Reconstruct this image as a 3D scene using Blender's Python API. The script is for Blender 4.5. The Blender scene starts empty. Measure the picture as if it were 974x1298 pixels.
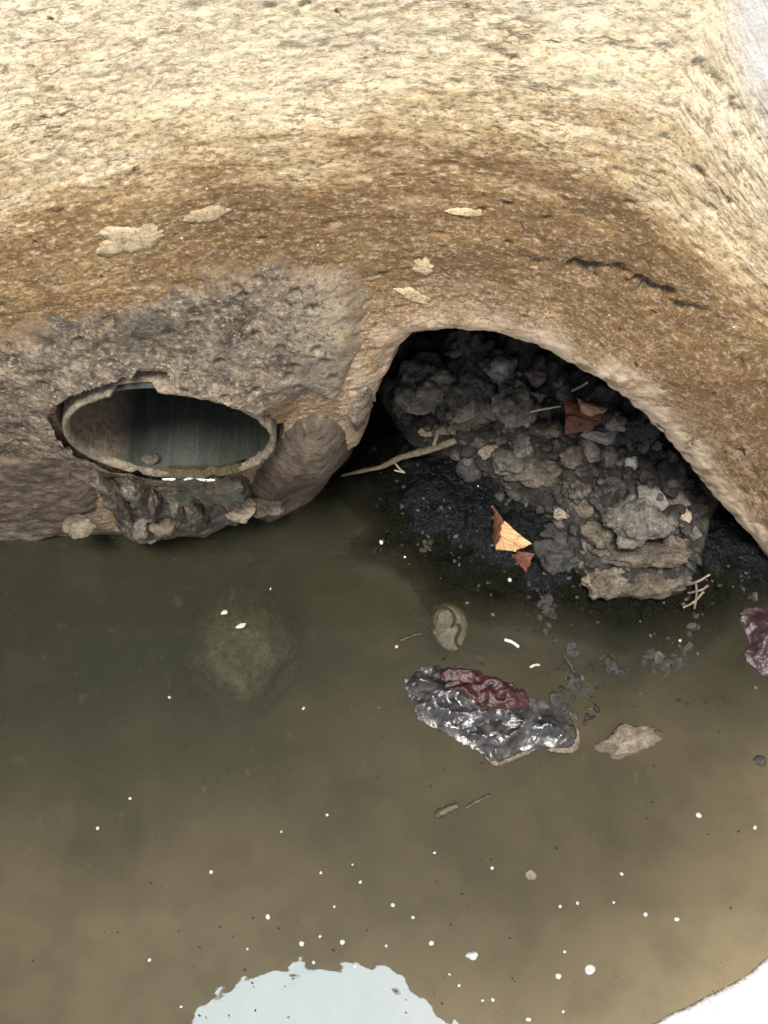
import bpy, bmesh, math, random
import numpy as np
from mathutils import Vector, Matrix, noise as mnoise

random.seed(7); RNG = np.random.default_rng(11)
S = bpy.context.scene; COL = S.collection

# ------------------------------------------------------------------ camera
W0, H0 = 974.0, 1298.0
F = 1400.0                                  # focal length in photo pixels
CAMZ = 1.4                                  # metres above the water
PITCH = math.radians(69.5)                  # looking down
FWD = np.array([0, math.cos(PITCH), -math.sin(PITCH)])
UP = np.array([0, math.sin(PITCH), math.cos(PITCH)])
cam = bpy.data.cameras.new('camera'); cam_o = bpy.data.objects.new('camera', cam); COL.objects.link(cam_o)
cam.sensor_fit = 'VERTICAL'; cam.sensor_height = 36.0; cam.lens = 36.0 * F / H0
cam.clip_start = 0.02; cam.clip_end = 1000
cam_o.location = (0, 0, CAMZ); cam_o.rotation_euler = (math.pi / 2 - PITCH, 0, 0)
S.camera = cam_o

# ------------------------------------------------------------------ light
SUN = Vector((-0.053, -0.178, 1.0)).normalized()
world = bpy.data.worlds.new('World'); S.world = world; world.use_nodes = True
wn = world.node_tree; wn.nodes.clear()
sky = wn.nodes.new('ShaderNodeTexSky'); sky.sky_type = 'NISHITA'; sky.sun_disc = False
sky.sun_elevation = math.asin(SUN.z); sky.sun_rotation = math.atan2(SUN.x, SUN.y)
sky.air_density = 1.0; sky.dust_density = 3.0; sky.ozone_density = 0.8
bg = wn.nodes.new('ShaderNodeBackground'); bg.inputs['Strength'].default_value = 0.055
wo = wn.nodes.new('ShaderNodeOutputWorld')
wn.links.new(sky.outputs[0], bg.inputs[0]); wn.links.new(bg.outputs[0], wo.inputs[0])
sl = bpy.data.lights.new('sun', 'SUN'); sl.energy = 2.2; sl.angle = math.radians(16.6); sl.color = (1.0, 0.97, 0.92)
so = bpy.data.objects.new('sun', sl); COL.objects.link(so)
so.rotation_euler = SUN.to_track_quat('Z', 'Y').to_euler(); so.location = (0, 0, 5)
S.view_settings.view_transform = 'Standard'; S.view_settings.look = 'None'
S.view_settings.exposure = 1.45; S.view_settings.gamma = 1.0
S.render.engine = 'CYCLES'
S.cycles.max_bounces = 8; S.cycles.diffuse_bounces = 4; S.cycles.transparent_max_bounces = 12

# ------------------------------------------------------------------ helpers
def ray(px, py):
    u = (np.asarray(px, float) - W0 / 2) / F; v = (np.asarray(py, float) - H0 / 2) / F
    return u, FWD[1] - v * UP[1], FWD[2] - v * UP[2]
def at_z(px, py, z=0.0):
    dx, dy, dz = ray(px, py); t = (z - CAMZ) / dz
    return Vector((float(dx * t), float(dy * t), float(z)))
def px2m(p):                                # metres per photo pixel at a point
    return (p[1] * FWD[1] + (p[2] - CAMZ) * FWD[2]) / F

def h2(ix, iy, seed):
    n = (ix.astype(np.int64) * 374761393 + iy.astype(np.int64) * 668265263 + seed * 144665) & 0xffffffff
    n = ((n ^ (n >> 13)) * 1274126177) & 0xffffffff
    n = n ^ (n >> 16)
    return (n & 0xffff) / 65535.0
def vnoise(x, y, seed=0):
    x = np.asarray(x, float); y = np.asarray(y, float)
    ix = np.floor(x); iy = np.floor(y); fx = x - ix; fy = y - iy
    fx = fx * fx * (3 - 2 * fx); fy = fy * fy * (3 - 2 * fy)
    a = h2(ix, iy, seed); b = h2(ix + 1, iy, seed); c = h2(ix, iy + 1, seed); d = h2(ix + 1, iy + 1, seed)
    return (a + (b - a) * fx) * (1 - fy) + (c + (d - c) * fx) * fy
def fbm(x, y, seed=0, octv=4):
    s = 0; a = 0.5; n = 0
    for o in range(octv):
        s = s + a * vnoise(x * 2 ** o + 17.3 * o, y * 2 ** o - 9.1 * o, seed + o); n += a; a *= 0.5
    return s / n - 0.5
def cell(x, y, seed=0):                     # distance to nearest feature point, and its id
    x = np.asarray(x, float); y = np.asarray(y, float)
    ix = np.floor(x); iy = np.floor(y); best = np.full(x.shape, 9.0); cid = np.zeros(x.shape)
    for i in (-1, 0, 1):
        for j in (-1, 0, 1):
            gx = ix + i; gy = iy + j
            d = np.hypot(gx + h2(gx, gy, seed) - x, gy + h2(gx, gy, seed + 5) - y)
            m = d < best; best = np.where(m, d, best); cid = np.where(m, h2(gx, gy, seed + 9), cid)
    return best, cid
def sstep(a, b, x):
    t = np.clip((np.asarray(x, float) - a) / (b - a), 0, 1); return t * t * (3 - 2 * t)
def sdist(poly, X, Y):                      # signed distance, positive inside
    P = np.asarray(poly, float); X = np.asarray(X, float); Y = np.asarray(Y, float)
    d = np.full(X.shape, 1e9); ins = np.zeros(X.shape, bool)
    for i in range(len(P)):
        a = P[i]; b = P[(i + 1) % len(P)]; e = b - a
        t = np.clip(((X - a[0]) * e[0] + (Y - a[1]) * e[1]) / (e @ e + 1e-12), 0, 1)
        d = np.minimum(d, np.hypot(X - a[0] - t * e[0], Y - a[1] - t * e[1]))
        if a[1] != b[1]:
            c = ((a[1] > Y) != (b[1] > Y)) & (X < (b[0] - a[0]) * (Y - a[1]) / (b[1] - a[1]) + a[0]); ins ^= c
    return np.where(ins, d, -d)
def smooth_poly(pts, it=2):
    p = np.asarray(pts, float)
    for _ in range(it):
        q = np.roll(p, -1, 0); p = np.stack([p * .75 + q * .25, p * .25 + q * .75], 1).reshape(-1, p.shape[1])
    return p
def smooth_line(pts, it=2):
    p = [Vector(q) for q in pts]
    for _ in range(it):
        r = [p[0]]
        for a, b in zip(p, p[1:]): r += [a * .75 + b * .25, a * .25 + b * .75]
        p = r + [p[-1]]
    return p

# ------------------------------------------------------------------ object helpers
def tag(o, label=None, cat=None, group=None, kind=None):
    if label: o['label'] = label
    if cat: o['category'] = cat
    if group: o['group'] = group
    if kind: o['kind'] = kind
    return o
def link(name, me, mat=None, parent=None):
    o = bpy.data.objects.new(name, me); COL.objects.link(o)
    if mat is not None and not me.materials: me.materials.append(mat)
    if parent: o.parent = parent; o.matrix_parent_inverse = Matrix.Translation(parent.location).inverted() if parent.type == 'EMPTY' else Matrix()
    return o
def mesh(name, V, Fc, mat=None, parent=None, smooth=True, attrs=None):
    me = bpy.data.meshes.new(name)
    me.from_pydata([tuple(map(float, v)) for v in V] if not isinstance(V, list) else V, [], [tuple(int(i) for i in f) for f in Fc])
    if smooth: me.polygons.foreach_set('use_smooth', [True] * len(me.polygons))
    for k, a in (attrs or {}).items():
        at = me.attributes.new(k, 'FLOAT', 'POINT'); at.data.foreach_set('value', np.asarray(a, np.float32))
    me.update()
    return link(name, me, mat, parent)
def gridmesh(name, X, Y, Z, mat, parent=None, keep=None, attrs=None, uv=None):
    """fast grid mesh from 2-D arrays; keep masks out vertices"""
    r, c = X.shape
    idx = np.arange(r * c).reshape(r, c)
    q = np.stack([idx[:-1, :-1], idx[:-1, 1:], idx[1:, 1:], idx[1:, :-1]], -1).reshape(-1, 4)
    if keep is not None:
        k = keep.ravel(); q = q[k[q].all(1)]
    used = np.unique(q); remap = np.full(r * c, -1); remap[used] = np.arange(len(used)); q = remap[q]
    co = np.stack([X, Y, Z], -1).reshape(-1, 3)[used]
    me = bpy.data.meshes.new(name)
    me.vertices.add(len(co)); me.vertices.foreach_set('co', co.astype(np.float32).ravel())
    me.loops.add(q.size); me.loops.foreach_set('vertex_index', q.astype(np.int32).ravel())
    me.polygons.add(len(q)); me.polygons.foreach_set('loop_start', np.arange(0, q.size, 4, dtype=np.int32))
    me.polygons.foreach_set('loop_total', np.full(len(q), 4, np.int32))
    me.polygons.foreach_set('use_smooth', np.ones(len(q), bool))
    for k, a in (attrs or {}).items():
        at = me.attributes.new(k, 'FLOAT', 'POINT'); at.data.foreach_set('value', np.asarray(a, np.float32).ravel()[used])
    me.update(calc_edges=True); me.validate()
    return link(name, me, mat, parent)

class NT:
    """tiny node-graph writer"""
    def __init__(s, name):
        s.m = bpy.data.materials.new(name); s.m.use_nodes = True; s.t = s.m.node_tree; s.t.nodes.clear()
        s.out = s.n('ShaderNodeOutputMaterial')
    def n(s, typ, **kw):
        x = s.t.nodes.new(typ)
        for k, v in kw.items(): setattr(x, k, v)
        return x
    def put(s, sock, v):
        if isinstance(v, bpy.types.NodeSocket): s.t.links.new(v, sock)
        elif isinstance(v, (tuple, list)) and len(v) == 3 and sock.type == 'RGBA': sock.default_value = (*v, 1)
        else: sock.default_value = v
    def coord(s): return s.n('ShaderNodeTexCoord').outputs['Object']
    def world(s): return s.n('ShaderNodeNewGeometry').outputs['Position']
    def attr(s, name): return s.n('ShaderNodeAttribute', attribute_name=name).outputs['Fac']
    def math(s, op, a, b=0.0, clamp=False):
        x = s.n('ShaderNodeMath', operation=op, use_clamp=clamp); s.put(x.inputs[0], a); s.put(x.inputs[1], b); return x.outputs[0]
    def mapr(s, v, a, b, c=0.0, d=1.0):
        x = s.n('ShaderNodeMapRange'); s.put(x.inputs[0], v)
        for i, q in enumerate((a, b, c, d)): x.inputs[i + 1].default_value = q
        return x.outputs[0]
    def comb(s, x, y, z=0.0):
        c = s.n('ShaderNodeCombineXYZ'); s.put(c.inputs[0], x); s.put(c.inputs[1], y); s.put(c.inputs[2], z); return c.outputs[0]
    def sep(s, v):
        c = s.n('ShaderNodeSeparateXYZ'); s.put(c.inputs[0], v); return c.outputs
    def noise(s, vec, scale, detail=5, rough=0.6, dist=0.0):
        x = s.n('ShaderNodeTexNoise'); s.put(x.inputs['Vector'], vec); x.inputs['Scale'].default_value = scale
        x.inputs['Detail'].default_value = detail; x.inputs['Roughness'].default_value = rough; x.inputs['Distortion'].default_value = dist
        return x.outputs['Fac']
    def voro(s, vec, scale, feature='F1', out='Distance'):
        x = s.n('ShaderNodeTexVoronoi', feature=feature); s.put(x.inputs['Vector'], vec); x.inputs['Scale'].default_value = scale
        return x.outputs[out]
    def ramp(s, v, stops, interp='LINEAR'):
        x = s.n('ShaderNodeValToRGB'); x.color_ramp.interpolation = interp; e = x.color_ramp.elements
        while len(e) < len(stops): e.new(0.5)
        for el, (p, c) in zip(e, stops):
            el.position = p; el.color = (*c, 1) if isinstance(c, tuple) else (c, c, c, 1)
        s.put(x.inputs[0], v); return x.outputs[0]
    def mix(s, f, a, b, mode='MIX'):
        x = s.n('ShaderNodeMix', data_type='RGBA', blend_type=mode); s.put(x.inputs[0], f); s.put(x.inputs[6], a); s.put(x.inputs[7], b)
        return x.outputs[2]
    def bump(s, h, strength=0.5, dist=0.003, normal=None):
        x = s.n('ShaderNodeBump'); x.inputs['Strength'].default_value = strength; x.inputs['Distance'].default_value = dist
        s.put(x.inputs['Height'], h)
        if normal is not None: s.put(x.inputs['Normal'], normal)
        return x.outputs[0]
    def bsdf(s, **kw):
        x = s.n('ShaderNodeBsdfPrincipled')
        for k, v in kw.items(): s.put(x.inputs[k.replace('_', ' ')], v)
        return x.outputs[0]
    def done(s, sh): s.t.links.new(sh, s.out.inputs[0]); return s.m

# ------------------------------------------------------------------ materials
def mat_wall():
    m = NT('weathered_concrete'); c = m.coord(); X, Y, Z = m.sep(c)
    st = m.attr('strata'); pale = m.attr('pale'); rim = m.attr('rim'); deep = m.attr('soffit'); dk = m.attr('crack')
    M_ = lambda a_, b_: m.math('MULTIPLY', a_, b_)
    lv = m.comb(M_(X, 0.16), st, M_(Y, 0.16)); sv = m.comb(M_(X, 0.50), st, M_(Y, 0.50)); wv = m.comb(M_(X, 0.24), st, M_(Y, 0.24))
    band = m.noise(lv, 11, 4, 0.55, 0.8); streak = m.noise(lv, 48, 7, 0.72, 0.25); fleck = m.noise(sv, 290, 4, 0.62, 0.15); line = m.noise(wv, 34, 5, 0.62, 0.3)
    blot = m.noise(c, 8, 5, 0.62, 0.6); mott = m.noise(c, 30, 6, 0.7, 0.5); grit = m.noise(c, 330, 4, 0.68); pitn = m.noise(sv, 75, 3, 0.6, 0.6)
    s2 = m.math('ADD', st, M_(m.math('SUBTRACT', band, 0.5), 0.20))
    s2 = m.math('ADD', s2, M_(m.math('SUBTRACT', streak, 0.5), 0.26))
    s2 = m.math('ADD', s2, M_(m.math('SUBTRACT', blot, 0.5), 0.14))
    base = m.ramp(m.mapr(s2, 0.42, 0.84), [(0.0, (0.26, 0.19, 0.125)), (0.22, (0.27, 0.185, 0.11)), (0.36, (0.180, 0.104, 0.044)), (0.50, (0.138, 0.076, 0.027)),
                 (0.59, (0.26, 0.155, 0.062)), (0.67, (0.48, 0.345, 0.18)), (0.80, (0.70, 0.565, 0.35)), (1.0, (0.76, 0.64, 0.44))])
    low = m.mapr(s2, 0.56, 0.74, 1.0, 0.0)                        # stained lower wall is grainier than the clean top
    f2_ = m.noise(sv, 120, 5, 0.7, 0.2); dm = m.ramp(m.noise(lv, 20, 4, 0.6, 0.4), [(0.42, 0.0), (0.60, 1.0)])
    base = m.mix(M_(M_(m.ramp(f2_, [(0.41, 1.0), (0.47, 0.0)]), dm), m.mapr(s2, 0.56, 0.85, 0.85, 0.55)), base, (0.105, 0.060, 0.026))
    base = m.mix(M_(m.ramp(f2_, [(0.56, 0.0), (0.66, 1.0)]), M_(low, 0.40)), base, (0.50, 0.36, 0.20))
    gr = m.ramp(mott, [(0.40, 1.0), (0.53, 0.0)])
    base = m.mix(M_(gr, m.mapr(s2, 0.55, 0.80, 0.66, 0.24)), base, (0.20, 0.125, 0.060))
    base = m.mix(M_(m.ramp(mott, [(0.53, 0.0), (0.66, 1.0)]), M_(low, 0.6)), base, (0.44, 0.32, 0.20))
    base = m.mix(M_(m.ramp(blot, [(0.55, 0.0), (0.66, 1.0)]), 0.30), base, (0.46, 0.34, 0.15))
    ln_ = M_(m.ramp(m.math('ABSOLUTE', m.math('SUBTRACT', line, 0.5)), [(0.003, 1.0), (0.014, 0.0)]), m.ramp(blot, [(0.46, 0.0), (0.58, 1.0)]))
    base = m.mix(M_(ln_, 0.75), base, (0.10, 0.062, 0.028))
    fl = m.ramp(fleck, [(0.405, 1.0), (0.455, 0.0)])
    base = m.mix(M_(fl, m.mapr(s2, 0.56, 0.80, 0.85, 0.44)), base, (0.12, 0.074, 0.033))
    pf = m.ramp(fleck, [(0.55, 0.0), (0.66, 1.0)])
    base = m.mix(M_(pf, m.mapr(s2, 0.58, 0.80, 0.15, 0.62)), base, (0.86, 0.76, 0.58))
    base = m.mix(M_(m.ramp(grit, [(0.38, 1.0), (0.44, 0.0)]), m.mapr(s2, 0.56, 0.80, 0.70, 0.32)), base, (0.10, 0.062, 0.030))
    base = m.mix(M_(m.ramp(grit, [(0.57, 0.0), (0.63, 1.0)]), M_(low, 0.55)), base, (0.60, 0.47, 0.31))
    # a paler strip along the edge of the opening
    base = m.mix(M_(rim, m.ramp(mott, [(0.40, 0.10), (0.54, 0.95)])), base, (0.58, 0.465, 0.33))
    base = m.mix(M_(pale, m.ramp(mott, [(0.34, 0.45), (0.55, 0.97)])), base, (0.60, 0.585, 0.56))
    # black pits, thick in the stained band, scarce above
    pm = M_(m.ramp(pitn, [(0.29, 1.0), (0.345, 0.0)]), m.ramp(m.math('ADD', blot, M_(low, 0.12)), [(0.50, 0.0), (0.60, 1.0)]))
    base = m.mix(M_(pm, 0.92), base, (0.030, 0.023, 0.018))
    vn = m.voro(c, 95); spk = M_(m.ramp(vn, [(0.06, 1.0), (0.12, 0.0)]), m.ramp(m.noise(c, 45, 2), [(0.60, 0.0), (0.64, 1.0)]))
    base = m.mix(M_(spk, 0.85), base, (0.80, 0.74, 0.62))
    crk = M_(dk, m.ramp(grit, [(0.40, 1.0), (0.56, 0.45)]))
    base = m.mix(crk, base, (0.035, 0.030, 0.024))
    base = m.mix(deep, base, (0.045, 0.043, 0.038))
    base = m.mix(M_(m.mapr(m.math('ADD', Z, M_(m.math('SUBTRACT', mott, 0.5), 0.05)), 0.012, 0.035, 1.0, 0.0), 0.75), base, (0.035, 0.029, 0.020))
    h = m.math('ADD', m.math('ADD', M_(fleck, 0.5), M_(grit, 0.45)), M_(m.math('SUBTRACT', 1.0, pm), 0.5))
    return m.done(m.bsdf(Base_Color=base, Roughness=0.85, Normal=m.bump(h, 0.55, 0.005), Specular_IOR_Level=0.25))
def mat_plaster():
    m = NT('grey_mortar'); edge = m.attr('edge'); c = m.coord(); X, Y, Z = m.sep(c)
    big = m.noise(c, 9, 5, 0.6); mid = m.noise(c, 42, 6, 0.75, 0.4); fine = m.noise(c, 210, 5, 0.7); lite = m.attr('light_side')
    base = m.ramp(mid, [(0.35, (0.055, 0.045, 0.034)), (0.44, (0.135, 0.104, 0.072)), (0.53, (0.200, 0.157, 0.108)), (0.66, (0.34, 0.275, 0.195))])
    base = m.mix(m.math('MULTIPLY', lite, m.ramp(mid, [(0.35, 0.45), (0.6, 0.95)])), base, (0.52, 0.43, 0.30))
    base = m.mix(m.ramp(fine, [(0.37, 0.85), (0.46, 0.0)]), base, (0.05, 0.044, 0.036))
    base = m.mix(m.ramp(fine, [(0.54, 0.0), (0.64, 0.8)]), base, (0.46, 0.39, 0.29))
    base = m.mix(m.ramp(big, [(0.54, 0.0), (0.66, 0.55)]), base, (0.07, 0.066, 0.056))
    base = m.mix(m.math('MULTIPLY', edge, m.ramp(mid, [(0.42, 0.15), (0.54, 1.0)])), base, (0.225, 0.145, 0.072))
    sp = m.math('MULTIPLY', m.ramp(m.voro(c, 130), [(0.05, 1.0), (0.13, 0.0)]), m.ramp(m.noise(c, 70, 2), [(0.58, 0.0), (0.63, 1.0)]))
    base = m.mix(sp, base, (0.7, 0.63, 0.5))
    h = m.math('ADD', m.math('MULTIPLY', mid, 0.8), m.math('MULTIPLY', fine, 0.6))
    return m.done(m.bsdf(Base_Color=base, Roughness=0.88, Normal=m.bump(h, 1.0, 0.007), Specular_IOR_Level=0.25))
def mat_rock(name, dark, mid, lite, rough=0.8, scale=40, spec=0.3, bump=0.004, damp=0.72):
    m = NT(name); c = m.world(); c0 = c; oi = m.n('ShaderNodeObjectInfo').outputs['Random']
    v = m.n('ShaderNodeVectorMath', operation='ADD'); m.put(v.inputs[0], c); m.put(v.inputs[1], m.comb(m.math('MULTIPLY', oi, 7.0), m.math('MULTIPLY', oi, 3.0), 0.0))
    c = v.outputs[0]
    a = m.noise(c, scale, 6, 0.68, 0.5); b = m.noise(c, scale * 5, 4, 0.7)
    base = m.ramp(a, [(0.30, dark), (0.50, mid), (0.72, lite)])
    base = m.mix(m.ramp(b, [(0.36, 0.6), (0.47, 0.0)]), base, tuple(x * 0.35 for x in dark))
    base = m.mix(m.ramp(b, [(0.56, 0.0), (0.70, 0.40)]), base, tuple(min(1, x * 1.5) for x in lite))
    wz = m.sep(c0)[2]
    wet = m.mapr(m.math('ADD', wz, m.math('MULTIPLY', m.math('SUBTRACT', a, 0.5), 0.012)), 0.002, 0.010, 1.0, 0.0)
    base = m.mix(m.math('MULTIPLY', wet, damp), base, tuple(x * 0.22 for x in mid))
    g = m.mapr(oi, 0, 1, 0.75, 1.25)
    base = m.mix(1.0, base, m.comb(g, g, g), 'MULTIPLY')
    return m.done(m.bsdf(Base_Color=base, Roughness=m.math('MULTIPLY_ADD', wet, 0.0) if False else m.mix(wet, (rough,) * 3, (0.22,) * 3), Specular_IOR_Level=spec,
                         Normal=m.bump(m.math('ADD', a, m.math('MULTIPLY', b, 0.6)), 0.8, bump)))
def mat_plain(name, col, rough=0.6, spec=0.4, var=0.3, scale=60, bump=0.002, **kw):
    m = NT(name); c = m.coord(); a = m.noise(c, scale, 5, 0.65)
    k = m.mapr(a, 0.25, 0.75, 1 - var, 1 + var)
    base = m.mix(1.0, col, m.comb(k, k, k), 'MULTIPLY')
    return m.done(m.bsdf(Base_Color=base, Roughness=rough, Specular_IOR_Level=spec, Normal=m.bump(a, 0.6, bump), **kw))
def mat_water():
    m = NT('murky_water'); c = m.coord(); silt = m.attr('silt')
    a = m.noise(c, 3.2, 4, 0.55, 0.5); b = m.noise(c, 14, 5, 0.6); g = m.noise(c, 420, 2, 0.6)
    sh = m.attr('shoal'); gn = m.attr('shade_tint'); d = m.noise(c, 38, 6, 0.7, 0.5)
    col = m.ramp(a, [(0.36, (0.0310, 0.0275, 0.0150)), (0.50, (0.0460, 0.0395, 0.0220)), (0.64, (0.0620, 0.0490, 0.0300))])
    col = m.mix(gn, col, (0.0170, 0.0190, 0.0105))  # shade and reflection painted in as darker green
    col = m.mix(sh, col, (0.215, 0.172, 0.102))
    col = m.mix(m.ramp(b, [(0.36, 0.24), (0.56, 0.0)]), col, (0.0165, 0.0175, 0.0105))
    col = m.mix(m.ramp(b, [(0.52, 0.0), (0.74, 0.16)]), col, (0.085, 0.062, 0.042))
    col = m.mix(m.ramp(d, [(0.60, 0.0), (0.72, 0.30)]), col, (0.10, 0.086, 0.058))
    col = m.mix(m.mapr(g, 0.3, 0.7, 0.0, 0.22), col, (0.075, 0.066, 0.043))
    dif = m.n('ShaderNodeBsdfDiffuse'); m.put(dif.inputs['Color'], col)
    tr = m.n('ShaderNodeBsdfTransparent'); tr.inputs['Color'].default_value = (0.72, 0.72, 0.60, 1)
    mx = m.n('ShaderNodeMixShader'); m.put(mx.inputs[0], silt); m.put(mx.inputs[1], tr.outputs[0]); m.put(mx.inputs[2], dif.outputs[0])
    rip = m.bump(m.noise(c, 48, 2, 0.5), 0.016, 0.0016, m.bump(m.noise(c, 12, 2, 0.55), 0.14, 0.003))
    gl = m.n('ShaderNodeBsdfGlossy'); gl.inputs['Roughness'].default_value = 0.015; gl.inputs['Color'].default_value = (0.58, 0.74, 0.86, 1)
    m.put(gl.inputs['Normal'], rip)
    fr = m.n('ShaderNodeFresnel'); fr.inputs['IOR'].default_value = 1.205
    m2 = m.n('ShaderNodeMixShader'); m.put(m2.inputs[0], fr.outputs[0]); m.put(m2.inputs[1], mx.outputs[0]); m.put(m2.inputs[2], gl.outputs[0])
    return m.done(m2.outputs[0])
def mat_floor():
    m = NT('pool_mud'); c = m.coord(); sl_ = m.attr('sludge')
    a = m.noise(c, 12, 5, 0.6); b = m.noise(c, 90, 4, 0.6)
    col = m.ramp(a, [(0.3, (0.05, 0.042, 0.027)), (0.55, (0.08, 0.062, 0.04)), (0.75, (0.11, 0.08, 0.052))])
    col = m.mix(m.ramp(b, [(0.3, 0.6), (0.5, 0.0)]), col, (0.05, 0.045, 0.03))
    col = m.mix(sl_, col, (0.005, 0.0055, 0.006))
    return m.done(m.bsdf(Base_Color=col, Roughness=0.5, Normal=m.bump(b, 0.6, 0.004)))
def mat_sludge():
    m = NT('black_sludge_shade'); c = m.coord(); a = m.noise(c, 40, 5, 0.65); b = m.noise(c, 220, 3, 0.6)
    col = m.ramp(a, [(0.35, (0.0015, 0.002, 0.0024)), (0.60, (0.0030, 0.0036, 0.0040)), (0.76, (0.014, 0.013, 0.010))])
    return m.done(m.bsdf(Base_Color=col, Roughness=0.13, Specular_IOR_Level=0.10, Normal=m.bump(m.math('ADD', a, m.math('MULTIPLY', b, 0.7)), 0.8, 0.006)))
def mat_pipe():
    m = NT('stained_pipe'); c = m.coord(); X, Y, Z = m.sep(c)
    ang = m.math('ARCTAN2', Z, X)
    sv = m.comb(m.math('MULTIPLY', ang, 1.0), m.math('MULTIPLY', Y, 0.8), 0.0)
    a = m.noise(sv, 9, 5, 0.7); b = m.noise(sv, 30, 4, 0.6); d = m.noise(c, 130, 6, 0.72)
    col = m.ramp(a, [(0.34, (0.015, 0.018, 0.011)), (0.48, (0.024, 0.028, 0.018)), (0.60, (0.036, 0.040, 0.030)), (0.72, (0.075, 0.085, 0.072))])
    col = m.mix(m.ramp(b, [(0.35, 0.5), (0.5, 0.0)]), col, (0.018, 0.020, 0.018))
    left = m.mapr(X, -0.060, -0.085)  # lit left side of the bore painted in as brown
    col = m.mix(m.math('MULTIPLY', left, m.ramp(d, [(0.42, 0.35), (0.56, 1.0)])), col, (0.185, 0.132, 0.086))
    return m.done(m.bsdf(Base_Color=col, Roughness=0.55, Normal=m.bump(m.math('ADD', a, d), 0.5, 0.002)))
def mat_bag():
    m = NT('wet_plastic_film'); c = m.coord(); a = m.noise(c, 36, 4, 0.55, 0.6); b = m.noise(c, 130, 5, 0.65, 0.8)
    col = m.ramp(a, [(0.36, (0.008, 0.008, 0.009)), (0.50, (0.024, 0.023, 0.023)), (0.66, (0.070, 0.064, 0.056))])
    col = m.mix(m.ramp(b, [(0.58, 0.0), (0.72, 0.5)]), col, (0.13, 0.115, 0.095))
    ro = m.mapr(b, 0.40, 0.62, 0.18, 0.50)
    return m.done(m.bsdf(Base_Color=col, Roughness=ro, Specular_IOR_Level=0.65, Normal=m.bump(m.math('ADD', m.math('MULTIPLY', b, 0.12), a), 0.55, 0.006)))
def mat_film():
    m = NT('running_water'); c = m.coord(); a = m.noise(c, 60, 4, 0.6)
    tr = m.n('ShaderNodeBsdfTransparent'); tr.inputs['Color'].default_value = (0.72, 0.70, 0.60, 1)
    df = m.n('ShaderNodeBsdfDiffuse'); df.inputs['Color'].default_value = (0.060, 0.050, 0.034, 1)
    mx = m.n('ShaderNodeMixShader'); m.put(mx.inputs[0], m.ramp(a, [(0.4, 0.06), (0.6, 0.30)])); m.put(mx.inputs[1], tr.outputs[0]); m.put(mx.inputs[2], df.outputs[0])
    gl = m.n('ShaderNodeBsdfGlossy'); gl.inputs['Roughness'].default_value = 0.06; gl.inputs['Color'].default_value = (0.80, 0.90, 1.0, 1)
    fr = m.n('ShaderNodeFresnel'); fr.inputs['IOR'].default_value = 1.26
    m2 = m.n('ShaderNodeMixShader'); m.put(m2.inputs[0], fr.outputs[0]); m.put(m2.inputs[1], mx.outputs[0]); m.put(m2.inputs[2], gl.outputs[0])
    return m.done(m2.outputs[0])
def mat_leaf(name, c1, c2):
    m = NT(name); c = m.coord(); a = m.noise(c, 70, 5, 0.6, 0.6); b = m.noise(c, 400, 3)
    u = m.attr('along'); v = m.math('ABSOLUTE', m.math('SUBTRACT', m.attr('across'), 0.45))
    rib = m.ramp(v, [(0.012, 1.0), (0.035, 0.0)])
    side = m.math('PINGPONG', m.math('ADD', m.math('MULTIPLY', u, 3.0), m.math('MULTIPLY', v, -3.6)), 0.5)
    vein = m.math('MAXIMUM', rib, m.math('MULTIPLY', m.ramp(side, [(0.02, 1.0), (0.07, 0.0)]), 0.55))
    col = m.mix(m.ramp(a, [(0.35, 0.0), (0.65, 1.0)]), c1, c2)
    col = m.mix(m.math('MULTIPLY', vein, 0.5), col, tuple(x * 0.55 for x in c1))
    col = m.mix(m.ramp(b, [(0.34, 0.5), (0.44, 0.0)]), col, tuple(x * 0.35 for x in c1))
    h = m.math('ADD', m.math('ADD', a, m.math('MULTIPLY', b, 0.4)), m.math('MULTIPLY', vein, 0.8))
    return m.done(m.bsdf(Base_Color=col, Roughness=0.55, Specular_IOR_Level=0.3, Normal=m.bump(h, 0.6, 0.003)))
def mat_bank():
    m = NT('white_cement'); c = m.coord(); X, Y, Z = m.sep(c); a = m.noise(c, 12, 6, 0.65); b = m.noise(c, 200, 4, 0.7)
    col = m.ramp(a, [(0.3, (0.70, 0.68, 0.63)), (0.6, (0.82, 0.81, 0.78))])  # near-white base with a mottled tone
    col = m.mix(m.ramp(b, [(0.33, 0.5), (0.42, 0.0)]), col, (0.45, 0.42, 0.36))
    wet = m.ramp(m.math('ADD', Z, m.math('MULTIPLY', m.math('SUBTRACT', b, 0.5), 0.006)), [(0.0015, 1.0), (0.0045, 0.0)])
    col = m.mix(wet, col, (0.045, 0.038, 0.024))
    return m.done(m.bsdf(Base_Color=col, Roughness=0.8, Normal=m.bump(m.math('ADD', a, b), 0.5, 0.004)))

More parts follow.
